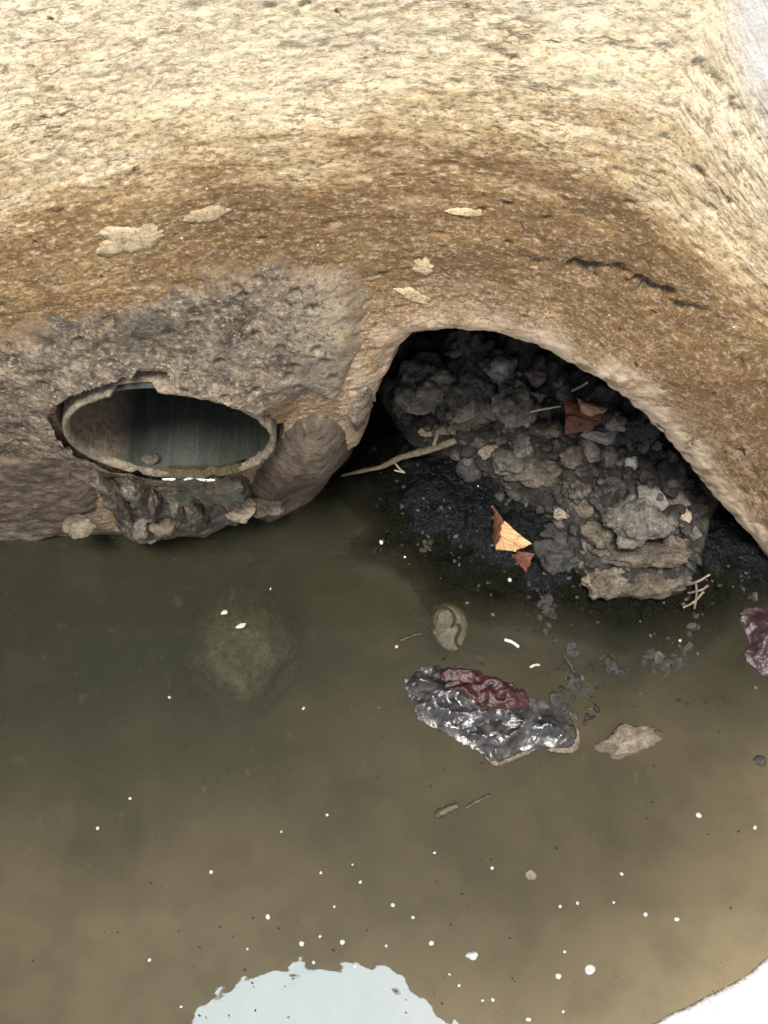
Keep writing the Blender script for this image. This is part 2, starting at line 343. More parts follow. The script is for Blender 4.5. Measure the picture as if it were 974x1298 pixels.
M = dict(wall=mat_wall(), plaster=mat_plaster(), water=mat_water(), floor=mat_floor(), sludge=mat_sludge(), pipe=mat_pipe(),
         bag=mat_bag(), bank=mat_bank(),
         clod=mat_rock('dry_grey_clod', (0.032, 0.030, 0.025), (0.105, 0.096, 0.078), (0.23, 0.21, 0.17), 0.9, 55),
         dark=mat_rock('damp_dark_clod', (0.016, 0.016, 0.015), (0.044, 0.041, 0.036), (0.095, 0.088, 0.074), 0.75, 55),
         brown=mat_rock('brown_earth_clod', (0.030, 0.025, 0.018), (0.095, 0.078, 0.056), (0.215, 0.178, 0.13), 0.9, 55),
         tan=mat_rock('pale_tan_chip', (0.16, 0.128, 0.09), (0.29, 0.238, 0.17), (0.44, 0.37, 0.275), 0.85, 60),
         pink=mat_rock('pinkish_stone', (0.09, 0.072, 0.062), (0.18, 0.145, 0.125), (0.30, 0.245, 0.21), 0.8, 60),
         grey=mat_rock('grey_stone', (0.10, 0.092, 0.082), (0.21, 0.193, 0.17), (0.34, 0.315, 0.28), 0.8, 60),
         quartz=mat_rock('white_quartz', (0.40, 0.38, 0.34), (0.6, 0.57, 0.5), (0.78, 0.75, 0.7), 0.5, 60),
         mound=mat_rock('crumbly_dark_earth', (0.010, 0.0095, 0.009), (0.034, 0.031, 0.026), (0.105, 0.094, 0.074), 0.8, 60, 0.3, 0.008),
         stone=mat_rock('brown_bedding_stone', (0.046, 0.035, 0.025), (0.115, 0.086, 0.060), (0.215, 0.165, 0.118), 0.7, 22, 0.35, 0.006),
         rubble=mat_rock('wet_rubble', (0.014, 0.013, 0.011), (0.065, 0.054, 0.040), (0.24, 0.20, 0.15), 0.32, 34, 0.5, 0.006),
         twig=mat_rock('dry_twig_bark', (0.13, 0.10, 0.065), (0.25, 0.20, 0.13), (0.38, 0.31, 0.21), 0.8, 90),
         straw=mat_plain('dry_straw', (0.42, 0.36, 0.26), 0.7),
         flake=mat_rock('pale_render', (0.20, 0.13, 0.06), (0.46, 0.355, 0.21), (0.58, 0.47, 0.30), 0.85, 70, 0.25),
         rim=mat_rock('chipped_pipe_edge', (0.075, 0.061, 0.043), (0.175, 0.142, 0.10), (0.33, 0.275, 0.195), 0.8, 60),
         red=mat_plain('wet_maroon_plastic', (0.031, 0.0095, 0.0090), 0.38, 0.40, 0.95, 90, 0.004),
         maroon=mat_plain('wet_purple_plastic', (0.028, 0.014, 0.015), 0.35, 0.4, 0.8, 70, 0.004),
         leafo=mat_leaf('dry_orange_leaf', (0.50, 0.26, 0.115), (0.62, 0.38, 0.20)),
         leafr=mat_leaf('dry_russet_leaf', (0.10, 0.035, 0.020), (0.15, 0.060, 0.036)),
         leaft=mat_leaf('dry_tan_leaf', (0.30, 0.165, 0.10), (0.38, 0.23, 0.145)),
         foam=mat_plain('white_foam_and_glint', (0.46, 0.47, 0.46), 0.15, 0.6, 0.1),
         film=mat_film(),
         disc=mat_rock('waterlogged_tan_clay', (0.070, 0.061, 0.036), (0.105, 0.090, 0.054), (0.15, 0.128, 0.080), 0.5, 40),
         shell=mat_rock('muddy_tan_stone', (0.10, 0.080, 0.055), (0.165, 0.132, 0.092), (0.28, 0.235, 0.175), 0.5, 40),
         sunk=mat_rock('mossy_sunken_stone', (0.11, 0.112, 0.10), (0.20, 0.19, 0.16), (0.36, 0.32, 0.25), 0.4, 26, damp=0.0),
         scum=mat_rock('floating_scum', (0.035, 0.034, 0.030), (0.085, 0.08, 0.072), (0.20, 0.19, 0.17), 0.6, 110),
         ground=mat_rock('dusty_ground', (0.20, 0.16, 0.11), (0.28, 0.23, 0.17), (0.36, 0.30, 0.23), 0.9, 3),
         )

# ------------------------------------------------------------------ the wall surface  y = Y(x, z)
def wall_base(x, z):
    x = np.asarray(x, float); z = np.asarray(z, float)
    y = 0.49 + 0.22 * np.maximum(0, z - 0.45) + 8 * np.maximum(0, z - 0.84) ** 2
    y = y + 0.107 * np.clip((x + 0.24) / 0.20, 0, 1) * sstep(0.0, -0.03, x - 0.25) * sstep(0.30, 0.02, z)
    return y - 2.5 * np.maximum(0, -0.5 - x) ** 2 - 1.6 * np.maximum(0, x - 0.35) ** 2
def on_wall(px, py, off=0.0):               # pixel -> point of the plain wall
    dx, dy, dz = ray(px, py); lo, hi = 0.3, 2.6
    for _ in range(40):
        t = (lo + hi) / 2
        if dy * t < wall_base(np.clip(dx * t, -.9, .9), CAMZ + dz * t) + off: lo = t
        else: hi = t
    return np.array([dx * t, dy * t, CAMZ + dz * t])
ARCH_PX = [(436, 640), (441, 600), (452, 552), (470, 508), (490, 468), (512, 440), (545, 429), (600, 432), (645, 442), (700, 461), (755, 490),
           (805, 525), (850, 566), (882, 605), (905, 640), (940, 675), (972, 712), (1010, 760)]
ARCH = [(p[0], p[2]) for p in (on_wall(*q) for q in ARCH_PX)]
ARCH = ARCH[:1] + ARCH[1:]
ARCH = [(ARCH[0][0], -0.2)] + ARCH + [(ARCH[-1][0] + 0.02, -0.2)]
ARCH = smooth_poly(ARCH, 2)
PIPE_C = on_wall(218, 538); PIPE_R = 0.1105
def strata(x, z):
    x = np.asarray(x, float)
    za = np.interp(x, [-.9, -.6, -.33, -.05, .05, .156, .315, .51, .7, .9], [.30, .38, .45, .50, .52, .485, .284, 0.0, -.35, -.8])
    zb = np.interp(x, [-.9, -.6, -.33, -.12, 0, .1, .183, .357, .5, .7, .9], [.40, .49, .57, .627, .632, .625, .595, .49, .33, .08, -.2])
    zt = np.interp(x, [-.9, -.6, -.4, -.265, -.157, 0, .15, .214, .288, .36, .5, .7, .9], [.45, .62, .715, .774, .797, .81, .81, .80, .709, .62, .44, .2, -.05])
    return np.where(z < zb, 0.5 + 0.13 * (z - za) / np.maximum(zb - za, .03), 0.63 + 0.18 * (z - zb) / np.maximum(zt - zb, .05))
PL_PX = [(-260, 520), (-120, 445), (0, 405), (95, 362), (180, 336), (260, 322), (330, 315), (400, 318), (440, 322), (468, 345), (472, 400), (474, 450),
         (468, 500), (452, 548), (425, 520), (395, 512), (350, 530), (335, 590), (300, 625), (220, 640), (150, 640), (90, 610), (60, 590), (0, 600), (-120, 640), (-260, 690)]
PLASTER = [(p[0], p[2]) for p in (on_wall(*q) for q in PL_PX)]
def plaster_sd(x, z):
    return sdist(PLASTER, x, z) + 0.022 * fbm(np.asarray(x) * 22, np.asarray(z) * 22, 3, 4) + 0.010 * fbm(np.asarray(x) * 110, np.asarray(z) * 110, 33, 2)
def wall_y(x, z, full=False):
    y = wall_base(x, z); s = strata(x, z)
    sd = sdist(ARCH, x, z) + 0.008 * fbm(x * 14, z * 14, 51, 3) + 0.007 * fbm(x * 70, z * 70, 52, 5)
    rough = 0.014 * fbm(x * 5, s * 9, 1, 3) + 0.0016 * fbm(x * 34, s * 80, 2, 4) + 0.0026 * fbm(x * 120, s * 220, 12, 3)
    pd, pid = cell(x * 26, s * 48, 4)
    pit = np.where(pid > 0.80, sstep(0.30, 0.05, pd), 0) * 0.0022
    pd2, pid2 = cell(x * 60, s * 110, 14)
    pit = pit + np.where(pid2 > 0.86, sstep(0.34, 0.10, pd2 + 0.25 * fbm(x * 160, s * 260, 16, 2)), 0) * 0.007 * (pid2 - 0.82) / 0.18 * sstep(-0.05, 0.22, fbm(x * 9, s * 14, 15, 3))
    # crack under a ledge on the right of the arch
    cx = np.interp(x, [0.11, 0.16, 0.20, 0.25, 0.31], [0.607, 0.603, 0.590, 0.562, 0.53])
    ck = sstep(0.010, 0.001, np.abs(z - cx + 0.020 * fbm(x * 60, z * 60, 8, 5))) * sstep(0.10, 0.15, x) * sstep(0.32, 0.24, x)
    ck = ck * sstep(-0.16, 0.06, fbm(x * 42, z * 80, 21, 3))
    cx2 = np.interp(x, [0.17, 0.214, 0.26, 0.31], [0.815, 0.795, 0.745, 0.68])
    ck2 = sstep(0.010, 0.001, np.abs(z - cx2 + 0.030 * fbm(x * 70, z * 70, 18, 4))) * sstep(0.14, 0.20, x) * sstep(0.33, 0.27, x) * sstep(-0.02, 0.12, fbm(x * 80, z * 80, 22, 3))
    damp = sstep(0.0, 0.03, -sd)
    y = y + (rough + pit) * (0.55 + 0.45 * damp) + 0.009 * ck + 0.003 * ck2
    jw = np.where(x < 0.06, 0.040, 0.018)
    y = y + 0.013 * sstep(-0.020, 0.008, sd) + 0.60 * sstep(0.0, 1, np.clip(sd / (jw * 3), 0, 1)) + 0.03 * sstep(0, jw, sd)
    pr = np.hypot(x - PIPE_C[0], z - PIPE_C[2])
    y = y + 0.45 * sstep(PIPE_R + 0.006, PIPE_R - 0.004, pr)
    if full: return y, s, sd, np.maximum(ck, ck2 * 0.7), pr
    return y
def axis(a, b, c, d, fine, coarse):
    return np.concatenate([np.arange(a, b, coarse), np.arange(b, c, fine), np.arange(c, d + 1e-6, coarse)])
gx = axis(-0.86, -0.60, 0.58, 0.86, 0.0021, 0.012); gz = axis(-0.10, -0.02, 0.86, 0.925, 0.0021, 0.008)
X, Z = np.meshgrid(gx, gz); Y, ST, SD, CK, PR = wall_y(X, Z, True)
pale = np.clip(sstep(0.0, 0.03, X - np.interp(Z, [0.4, 0.55, 0.68, 0.745, 0.80, 0.85], [0.50, 0.40, 0.315, 0.262, 0.228, 0.205])), 0, 1)
rimm = sstep(-0.046, -0.016, SD + 0.03 * fbm(X * 30, Z * 30, 61, 3)) * sstep(0.012, -0.003, SD) * (0.30 + 0.70 * sstep(0.0, 0.22, X))
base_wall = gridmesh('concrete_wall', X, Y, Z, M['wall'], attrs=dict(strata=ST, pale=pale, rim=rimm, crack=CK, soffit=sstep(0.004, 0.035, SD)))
tag(base_wall, 'curved old concrete wall stained cream and brown above the arched opening', 'wall')
# plaster as its own ragged skin
gx = np.arange(-0.66, 0.02, 0.0022); gz = np.arange(-0.02, 0.66, 0.0022)
X, Z = np.meshgrid(gx, gz); sd = plaster_sd(X, Z); pr = np.hypot(X - PIPE_C[0], Z - PIPE_C[2])
ph = 0.016 * sstep(-0.012, 0.050, sd) - 0.0065
pd, pid = cell(X * 48, Z * 48, 41)
Yp = wall_base(X, Z) - ph + 0.012 * fbm(X * 12, Z * 12, 5, 4) * sstep(0, .05, sd) + 0.009 * fbm(X * 55, Z * 55, 6, 4) + np.where(pid > 0.75, sstep(0.35, 0.05, pd), 0) * 0.006
Yp = Yp - 0.010 * sstep(0.045, 0.0, pr - PIPE_R)                 # built up round the pipe
Yp = Yp + 0.055 * sstep(-0.045, 0.012, sdist(ARCH, X, Z)) * sstep(0.55, 0.45, Z)
notch = np.hypot((X - on_wall(200, 482)[0]) / 0.020, (Z - (PIPE_C[2] + PIPE_R)) / 0.022)
open_r = PIPE_R + 0.003 + 0.010 * sstep(-0.5, 0.4, -(X - PIPE_C[0]) / PIPE_R) * sstep(-0.1, .5, (Z - PIPE_C[2]) / PIPE_R) + 0.014 * sstep(1.15, 0.9, notch) + 0.004 * fbm(X * 40, Z * 40, 30, 3)
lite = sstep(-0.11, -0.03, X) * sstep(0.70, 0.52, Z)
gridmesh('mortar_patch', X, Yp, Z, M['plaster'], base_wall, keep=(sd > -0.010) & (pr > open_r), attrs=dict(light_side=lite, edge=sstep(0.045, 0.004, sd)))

def wall_hit(px, py):
    dx, dy, dz = ray(px, py); t = 0.5 / dy
    for _ in range(10): t = float(wall_y(np.array([dx * t]), np.array([CAMZ + dz * t]))[0]) / dy
    return np.array([dx * t, dy * t, CAMZ + dz * t])
def blob_radius(n, seed, rag=0.35):
    a = np.linspace(0, 2 * math.pi, n, endpoint=False)
    return 1 + rag * (2 * fbm(np.cos(a) * 1.5 + seed * 3.7, np.sin(a) * 1.5 + seed * 1.3, seed, 6))
def flake(cx, cy, w, h, seed, rot=0.0):
    """thin ragged skin of render sitting on the wall"""
    n = 72; r = blob_radius(n, seed + 7, 0.62); V = []; c = wall_hit(cx, cy)
    ring = lambda k, off: [wall_skin(cx, cy, w * k * r[i], h * k * r[i], 2 * math.pi * i / n, off, rot) for i in range(n)]
    V = [wall_skin(cx, cy, 0, 0, 0, 0.0020, rot)] + ring(0.35, 0.0020) + ring(0.7, 0.0018) + ring(0.95, 0.0008) + ring(1.0, -0.006)
    Fc = [(0, 1 + i, 1 + (i + 1) % n) for i in range(n)]
    for k in range(3):
        for i in range(n):
            a = 1 + k * n + i; b = 1 + k * n + (i + 1) % n; Fc.append((a, a + n, b + n, b))
    return mesh('render_flake', [tuple(v) for v in V], Fc, M['flake'], base_wall)
def wall_skin(cx, cy, a, b, th, off, rot):
    qx = a * math.cos(th) / 2; qy = b * math.sin(th) / 2
    px = cx + qx * math.cos(rot) - qy * math.sin(rot); py = cy + qx * math.sin(rot) + qy * math.cos(rot)
    p = on_wall(px, py); y = float(wall_base(p[0], p[2])) + 0.014 * float(fbm(np.array([p[0] * 5]), np.array([strata(p[0], p[2]) * 9]), 1, 3)[0])
    return (p[0], y - off, p[2])
for i, a in enumerate([(168, 297, 90, 34, -.12), (262, 271, 62, 20, -.1), (538, 341, 30, 20, .5), (522, 380, 50, 13, .35), (590, 272, 44, 9, .1)]):
    flake(*a[:4], 50 + i, a[4])

# ------------------------------------------------------------------ generic shapes
def rock_mesh(name, seed, sub=2, planes=11, rough=0.16, flat=1.0):
    rnd = random.Random(seed); bm = bmesh.new(); bmesh.ops.create_icosphere(bm, subdivisions=sub, radius=1)
    pl = []
    for _ in range(planes):
        v = Vector((rnd.gauss(0, 1), rnd.gauss(0, 1), rnd.gauss(0, 1))).normalized(); pl.append((v, rnd.uniform(0.62, 0.95)))
    o = Vector((rnd.uniform(0, 50), rnd.uniform(0, 50), rnd.uniform(0, 50)))
    for v in bm.verts:
        n = v.co.normalized(); r = 1.12
        for p, d in pl:
            k = n.dot(p)
            if k > 0.05: r = min(r, d / k)
        r *= 1 + rough * mnoise.fractal(n * 1.5 + o, 0.85, 2.1, 5) + 0.25 * rough * abs(mnoise.noise(n * 4.5 + o))
        v.co = n * r; v.co.z *= flat
    me = bpy.data.meshes.new(name); bm.to_mesh(me); bm.free()
    me.polygons.foreach_set('use_smooth', [True] * len(me.polygons)); return me
def thing_mesh(name, me, loc, scale, rot, mat, label, cat, group=None, kind=None):
    o = bpy.data.objects.new(name, me); COL.objects.link(o)
    o.location = loc; o.scale = scale; o.rotation_euler = rot
    if mat is not None and not me.materials: me.materials.append(mat)
    return tag(o, label, cat, group, kind)
def tube(name, pts, radii, mat, parent=None, seg=8, wob=0.0, seed=0):
    V = []; Fc = []; n = len(pts); rnd = random.Random(seed)
    pts = [Vector(p) for p in pts]
    for i, p in enumerate(pts):
        t = (pts[min(i + 1, n - 1)] - pts[max(i - 1, 0)]).normalized()
        a = t.cross(Vector((0.1, 0.2, 1))).normalized(); b = t.cross(a)
        for k in range(seg):
            th = 2 * math.pi * k / seg; r = radii[i] * (1 + wob * rnd.uniform(-1, 1)); V.append(tuple(p + a * r * math.cos(th) + b * r * math.sin(th)))
    for i in range(n - 1):
        for k in range(seg):
            Fc.append((i * seg + k, i * seg + (k + 1) % seg, (i + 1) * seg + (k + 1) % seg, (i + 1) * seg + k))
    Fc.append(tuple(range(seg))[::-1]); Fc.append(tuple((n - 1) * seg + k for k in range(seg)))
    return mesh(name, V, Fc, mat, parent)

# ------------------------------------------------------------------ bedding stones either side of the pipe, parts of the wall's foot
def wall_lump(name, px_poly, depth, mat, seed, layers=0.0, res=0.003, amp=1.0):
    P = np.array([(p[0], p[2]) for p in (on_wall(*q) for q in px_poly)]); P = smooth_poly(P, 2)
    x0, z0 = P.min(0) - 0.01; x1, z1 = P.max(0) + 0.01
    X, Z = np.meshgrid(np.arange(x0, x1, res), np.arange(z0, z1, res)); sd = sdist(P, X, Z) + 0.006 * fbm(X * 40, Z * 40, seed, 3)
    prof = np.sqrt(np.clip(sd / 0.030, 0, 1)) * depth - 0.012
    Y = wall_base(X, Z) - prof - amp * (0.010 * fbm(X * 14, Z * 14, seed + 1, 4) + 0.006 * fbm(X * 70, Z * 70, seed + 2, 4)) - layers * 0.5 * fbm(X * 6, Z * 120, seed + 3, 2)
    return gridmesh(name, X, Y, Z, mat, base_wall, keep=sd > -0.004)
wall_lump('bedding_stone', [(-330, 720), (-260, 560), (-90, 585), (20, 560), (75, 560), (112, 598), (134, 618), (132, 650), (112, 672), (60, 690), (0, 700), (-150, 760)], 0.020, M['stone'], 60, 0.003)
wall_lump('bedding_stone', [(352, 545), (400, 514), (432, 528), (446, 556), (436, 592), (400, 622), (350, 660), (315, 660), (312, 622), (330, 588)], 0.040, M['stone'], 70, 0.0, amp=0.45)
wall_lump('wall_stub', [(428, 512), (452, 490), (476, 490), (470, 530), (456, 556), (444, 548)], 0.030, M['plaster'], 76)
# apron of wet rubble under the pipe: a rough mass with separate stones set in it
wall_lump('rubble_apron', [(138, 596), (180, 612), (240, 616), (300, 600), (326, 610), (330, 640), (300, 655), (256, 662), (220, 672), (186, 676), (150, 670), (134, 650)], 0.036, M['rubble'], 90, 0.020, 0.0022)
ap = [(148, 636, 22, 60, 'rubble'), (176, 664, 30, 16, 'rubble'), (168, 618, 24, 20, 'rubble'), (210, 662, 30, 20, 'stone'), (250, 646, 20, 40, 'rubble'), (286, 628, 26, 46, 'stone'),
      (302, 648, 36, 10, 'tan'), (330, 641, 40, 7, 'brown'), (186, 673, 34, 7, 'brown'), (226, 640, 18, 40, 'rubble'), (266, 632, 12, 44, 'rubble'), (196, 642, 14, 40, 'stone'), (105, 668, 40, 8, 'brown')]
for i, (px, py, w, h, mt) in enumerate(ap):
    p = on_wall(px, py, -0.026); k = px2m(p)
    me = rock_mesh('rubble_stone', 300 + i, 4, 12, 0.30)
    o = link('rubble_stone', me, M[mt], base_wall)
    o.location = p; o.scale = (w * k * 0.58, 0.016, h * k * 1.0); o.rotation_euler = (0, random.uniform(-.2, .2) + (0.25 if px > 290 else 0), random.uniform(-.3, .3))

# ------------------------------------------------------------------ the drain pipe
pc = Vector((PIPE_C[0], PIPE_C[1] - 0.014, PIPE_C[2]))
pipe = bpy.data.objects.new('drain_pipe', None); COL.objects.link(pipe); pipe.location = pc; pipe.empty_display_size = 0.1
tag(pipe, 'round drain pipe with chipped rim opening out of the grey mortar', 'pipe')
N = 96; L = 0.50; ro = PIPE_R - 0.001; ri = PIPE_R - 0.0075
V = []; Fc = []
for j in range(26):
    y = 0.004 + L * j / 25
    for i in range(N):
        a = 2 * math.pi * i / N; r = ri + 0.0012 * float(mnoise.noise(Vector((math.cos(a) * 4, math.sin(a) * 4, y * 5))))
        V.append((r * math.cos(a), y, r * math.sin(a)))
for j in range(25):
    for i in range(N): Fc.append((j * N + i, (j + 1) * N + i, (j + 1) * N + (i + 1) % N, j * N + (i + 1) % N))
Fc.append(tuple(25 * N + i for i in range(N)))
o = mesh('inner_wall', V, Fc, M['pipe']); o.parent = pipe
V = []; Fc = []
for i in range(N):
    a = 2 * math.pi * i / N; c, s = math.cos(a), math.sin(a); nz = mnoise.fractal(Vector((c * 5, s * 5, 2.0)), 0.8, 2, 4)
    chip = max(0, mnoise.noise(Vector((c * 9, s * 9, 7.0))) - 0.15) * 0.010
    if 1.55 < a < 1.9: chip += 0.012
    t = 0.0009 * nz
    for (r, y) in ((ri - 0.0002, 0.006 + chip), (ri - .0004, 0.002 + chip), (ri + 0.002 + t, -0.003 + chip + 0.0012 * nz), (ro - 0.001 + t, -0.003 + chip + 0.0012 * nz), (ro + t, 0.003 + chip), (ro, 0.12)):
        V.append((r * c, y, r * s))
for i in range(N):
    for k in range(5):
        a = i * 6 + k; b = ((i + 1) % N) * 6 + k; Fc.append((a, b, b + 1, a + 1))
o = mesh('rim', V, Fc, M['rim']); o.parent = pipe
# water running out along the bottom of the pipe and over the lip
NX, NY = 26, 60; V = []; Fc = []
for j in range(NY):
    t = j / (NY - 1)
    for i in range(NX):
        u = i / (NX - 1) * 2 - 1; x = 0.020 + u * 0.044 * (1 + 0.22 * mnoise.noise(Vector((t * 9, 4.0, 1.0 if u < 0 else 8.0))))
        lipz = -math.sqrt(max(0, ri * ri - x * x)) + 0.0015; rad = 0.019 + 0.003 * mnoise.noise(Vector((x * 40, 1, 2)))
        flat = max(lipz, -ri + 0.009)
        ln = 0.008 + 0.014 * (0.5 + mnoise.noise(Vector((x * 70, 5, 1))))
        if t < 0.35: yy = 0.012 * (1 - t / 0.35) - 0.004; zz = flat
        elif t < 0.7:
            f_ = (t - 0.35) / 0.35 * 1.45; yy = -0.004 - rad * math.sin(f_); zz = flat - rad * (1 - math.cos(f_))
        else: q = (t - 0.7) / 0.3; yy = -0.004 - rad - 0.004 * q; zz = flat - rad * 0.9 - ln * q
        e = mnoise.noise(Vector((x * 90, yy * 60, zz * 60))) * 0.0008
        V.append((x, yy - e, zz + e))
for j in range(NY - 1):
    for i in range(NX - 1): a = j * NX + i; Fc.append((a, a + 1, a + 1 + NX, a + NX))
o = mesh('water_trickle', V, Fc, M['film']); o.location = pc; tag(o, kind='structure')
p = on_wall(189, 590, -0.01); k = px2m(p)
thing_mesh('pebble', rock_mesh('pebble', 901, 3), (p[0], p[1] + 0.01, p[2] - 0.004), (11 * k, 10 * k, 9 * k), (.3, .2, .5), M['brown'], 'small brown pebble lodged on the bottom lip of the drain pipe', 'pebble')

# ------------------------------------------------------------------ pool: floor, water, banks, ground
NEAR = [(-0.95, 0.30), (-0.82, 0.10), (-0.66, -0.06), (-0.45, -0.15), (-0.22, -0.19), (0.0, -0.195), (0.16, -0.16), (0.303, -0.107), (0.379, -0.077), (0.449, -0.038), (0.53, 0.02),
        (0.60, 0.09), (0.66, 0.18), (0.72, 0.30), (0.80, 0.42)]
near = smooth_line([(x, y, 0) for x, y in NEAR], 3)
SL_PX = [(430, 540), (432, 600), (470, 616), (476, 668), (462, 690), (510, 716), (545, 738), (560, 760), (640, 775), (690, 790), (770, 800), (880, 800), (945, 770), (990, 760), (1060, 800), (1060, 600), (700, 500), (500, 500)]  # outline also takes in water dark only from the arch's shade
SLUDGE = [tuple(at_z(*q))[:2] for q in SL_PX]
X, Yg = np.meshgrid(np.linspace(-1.0, 1.0, 360), np.linspace(-0.35, 1.10, 260))
slsd = sdist(SLUDGE, X, Yg) + 0.05 * fbm(X * 16, Yg * 16, 81, 4)
murk = at_z(135, 990);  # middle of the dark reflection painted on the left water
darkpatch = sstep(0.06, 0.02, np.abs(X - murk.x)) * sstep(0.16, 0.06, np.abs(Yg - murk.y))
Zf = -0.065 + 0.012 * fbm(X * 5, Yg * 5, 82, 4) + 0.020 * sstep(-0.03, 0.05, slsd)
floor = gridmesh('pool_floor', X, Yg, Zf, M['floor'], attrs=dict(sludge=sstep(-0.12, -0.01, slsd + 0.05 * fbm(X * 30, Yg * 30, 87, 3))))
tag(floor, kind='structure')
silt = 0.86 + 0.16 * fbm(X * 4, Yg * 4, 83, 4) - 0.50 * sstep(-0.03, 0.045, slsd) - 0.36 * sstep(-0.11, 0.0, slsd + 0.05 * fbm(X * 30, Yg * 30, 87, 3))
silt = silt - 0.10 * sstep(0.30, 0.55, Yg)
b_ = at_z(308, 832); silt = silt - 0.36 * sstep(0.10, 0.03, np.hypot(X - b_.x, Yg - b_.y))
wob = fbm(X * 5, Yg * 5, 84, 4)
shoal = 0.85 * sstep(0.02, 0.62, 0.8 * X - 1.15 * Yg + 0.22 * wob) + 0.24 * sstep(0.34, -0.14, Yg + 0.12 * wob)
silt = np.maximum(silt, sstep(0.10, 0.0, Yg) * 0.95)
shade_tint = 0.95 * sstep(0.10, -0.32, X + 0.25 * wob) * sstep(-0.02, 0.20, Yg + 0.10 * wob) + 0.55 * sstep(0.20, 0.42, Yg + 0.15 * wob)  # darker left and far water: shade and reflection painted into the colour
shade_tint = np.maximum(shade_tint, 0.95 * sstep(0.075, 0.03, np.abs(X - murk.x + 0.05 * wob)) * sstep(0.17, 0.07, np.abs(Yg - murk.y)))  # plus one dark mirrored shape at the left, painted in
water = gridmesh('water', X, Yg, np.zeros_like(X), M['water'], attrs=dict(silt=np.clip(silt, 0.06, 0.96), shoal=np.clip(shoal, 0, 1), shade_tint=np.clip(shade_tint, 0, 1)))
tag(water, kind='structure')
# black sludge round the rubble, also painting in the arch's shade on the water
gx = np.arange(-0.10, 0.66, 0.004); gy = np.arange(0.30, 0.80, 0.004); X, Yg = np.meshgrid(gx, gy)
slsd = sdist(SLUDGE, X, Yg) + 0.05 * fbm(X * 16, Yg * 16, 81, 4)
Zs = -0.006 + 0.010 * sstep(0.0, 0.10, slsd) + 0.014 * fbm(X * 30, Yg * 30, 85, 4) + 0.006 * fbm(X * 120, Yg * 120, 86, 2)
sl_o = gridmesh('murk', X, Yg, Zs, M['sludge'], keep=slsd > -0.02); tag(sl_o, kind='structure')  # sludge together with the painted-in shade of the arch
# near bank, slope shaped to catch sky light and let the sun past
V = []; Fc = []; n = len(near); R = 26
out = []
for i, p in enumerate(near):
    t = (near[min(i + 1, n - 1)] - near[max(i - 1, 0)]).normalized(); out.append(Vector((t.y, -t.x, 0)))
for j in range(R):
    k = -0.08 + 1.0 * j / (R - 1)
    for i, p in enumerate(near):
        q = p + out[i] * (k * 1.0) ; z = k * 0.98
        e = 0.006 * mnoise.fractal(Vector((q.x * 9, q.y * 9, z * 9)), 0.8, 2, 4)
        V.append((q.x + out[i].x * e, q.y + out[i].y * e, z))
for j in range(R - 1):
    for i in range(n - 1): a = j * n + i; Fc.append((a, a + 1, a + 1 + n, a + n))
bank = mesh('cement_bank', V, Fc, M['bank']); tag(bank, 'white sunlit cement edge at the near right corner of the pool', 'wall')
# ground from the rim of the pit to the horizon
loop = [Vector(V[(R - 1) * n + i]) for i in range(n)]
top = [Vector((x, float(wall_base(x, 0.92)) + 0.02, 0.9)) for x in np.linspace(0.86, -0.86, 40)]
ring = loop + top; V = []; Fc = []; m_ = len(ring)
for k, s in enumerate((1.0, 1.5, 3, 8, 40, 400)):
    for p in ring:
        q = Vector((p.x, p.y - 0.2, 0)); V.append((q.x * s, q.y * s + 0.2, 0.9 if k else p.z))
for k in range(5):
    for i in range(m_): a = k * m_ + i; b = k * m_ + (i + 1) % m_; Fc.append((a, b, b + m_, a + m_))
tag(mesh('ground', V, Fc, M['ground']), kind='structure')

# ------------------------------------------------------------------ the rubble mound inside the arch
TOE = [(-0.02, 0.80), (0.005, 0.66), (0.05, 0.615), (0.12, 0.585), (0.165, 0.55), (0.21, 0.535), (0.245, 0.47), (0.265, 0.425), (0.30, 0.405), (0.345, 0.405), (0.39, 0.415), (0.415, 0.45),
       (0.435, 0.50), (0.46, 0.55), (0.50, 0.66), (0.55, 1.0), (-0.02, 1.0)]
TOE = smooth_poly(TOE, 1)
def mound_z(x, y):
    x = np.asarray(x, float); y = np.asarray(y, float)
    sd = sdist(TOE, x, y) + 0.02 * fbm(x * 20, y * 20, 90, 3)
    d1, c1 = cell(x * 22, y * 22, 91); d2, c2 = cell(x * 55, y * 55, 92)
    lump = (0.036 * c1 * sstep(0.75, 0.15, d1) + 0.020 * c2 * sstep(0.7, 0.2, d2) + 0.02 * fbm(x * 40, y * 40, 93, 4))
    return -0.02 + 0.045 * sstep(-0.01, 0.012, sd) + 0.075 * sstep(0.0, 0.16, sd) + lump * sstep(-0.01, 0.02, sd)
gx = np.arange(-0.06, 0.62, 0.0035); gy = np.arange(0.38, 0.98, 0.0035); X, Yg = np.meshgrid(gx, gy); Zm = mound_z(X, Yg)
tag(gridmesh('earth_mound', X, Yg, Zm, M['mound'], keep=Zm > -0.018), kind='structure')
def on_mound(px, py):
    dx, dy, dz = ray(px, py); ts = np.linspace(1.05, 1.62, 240); zz = CAMZ + dz * ts
    h = np.maximum(mound_z(dx * ts, dy * ts), -0.003); i = int(np.argmax(zz < h)); t = ts[i]
    return Vector((float(dx * t), float(dy * t), float(CAMZ + dz * t)))
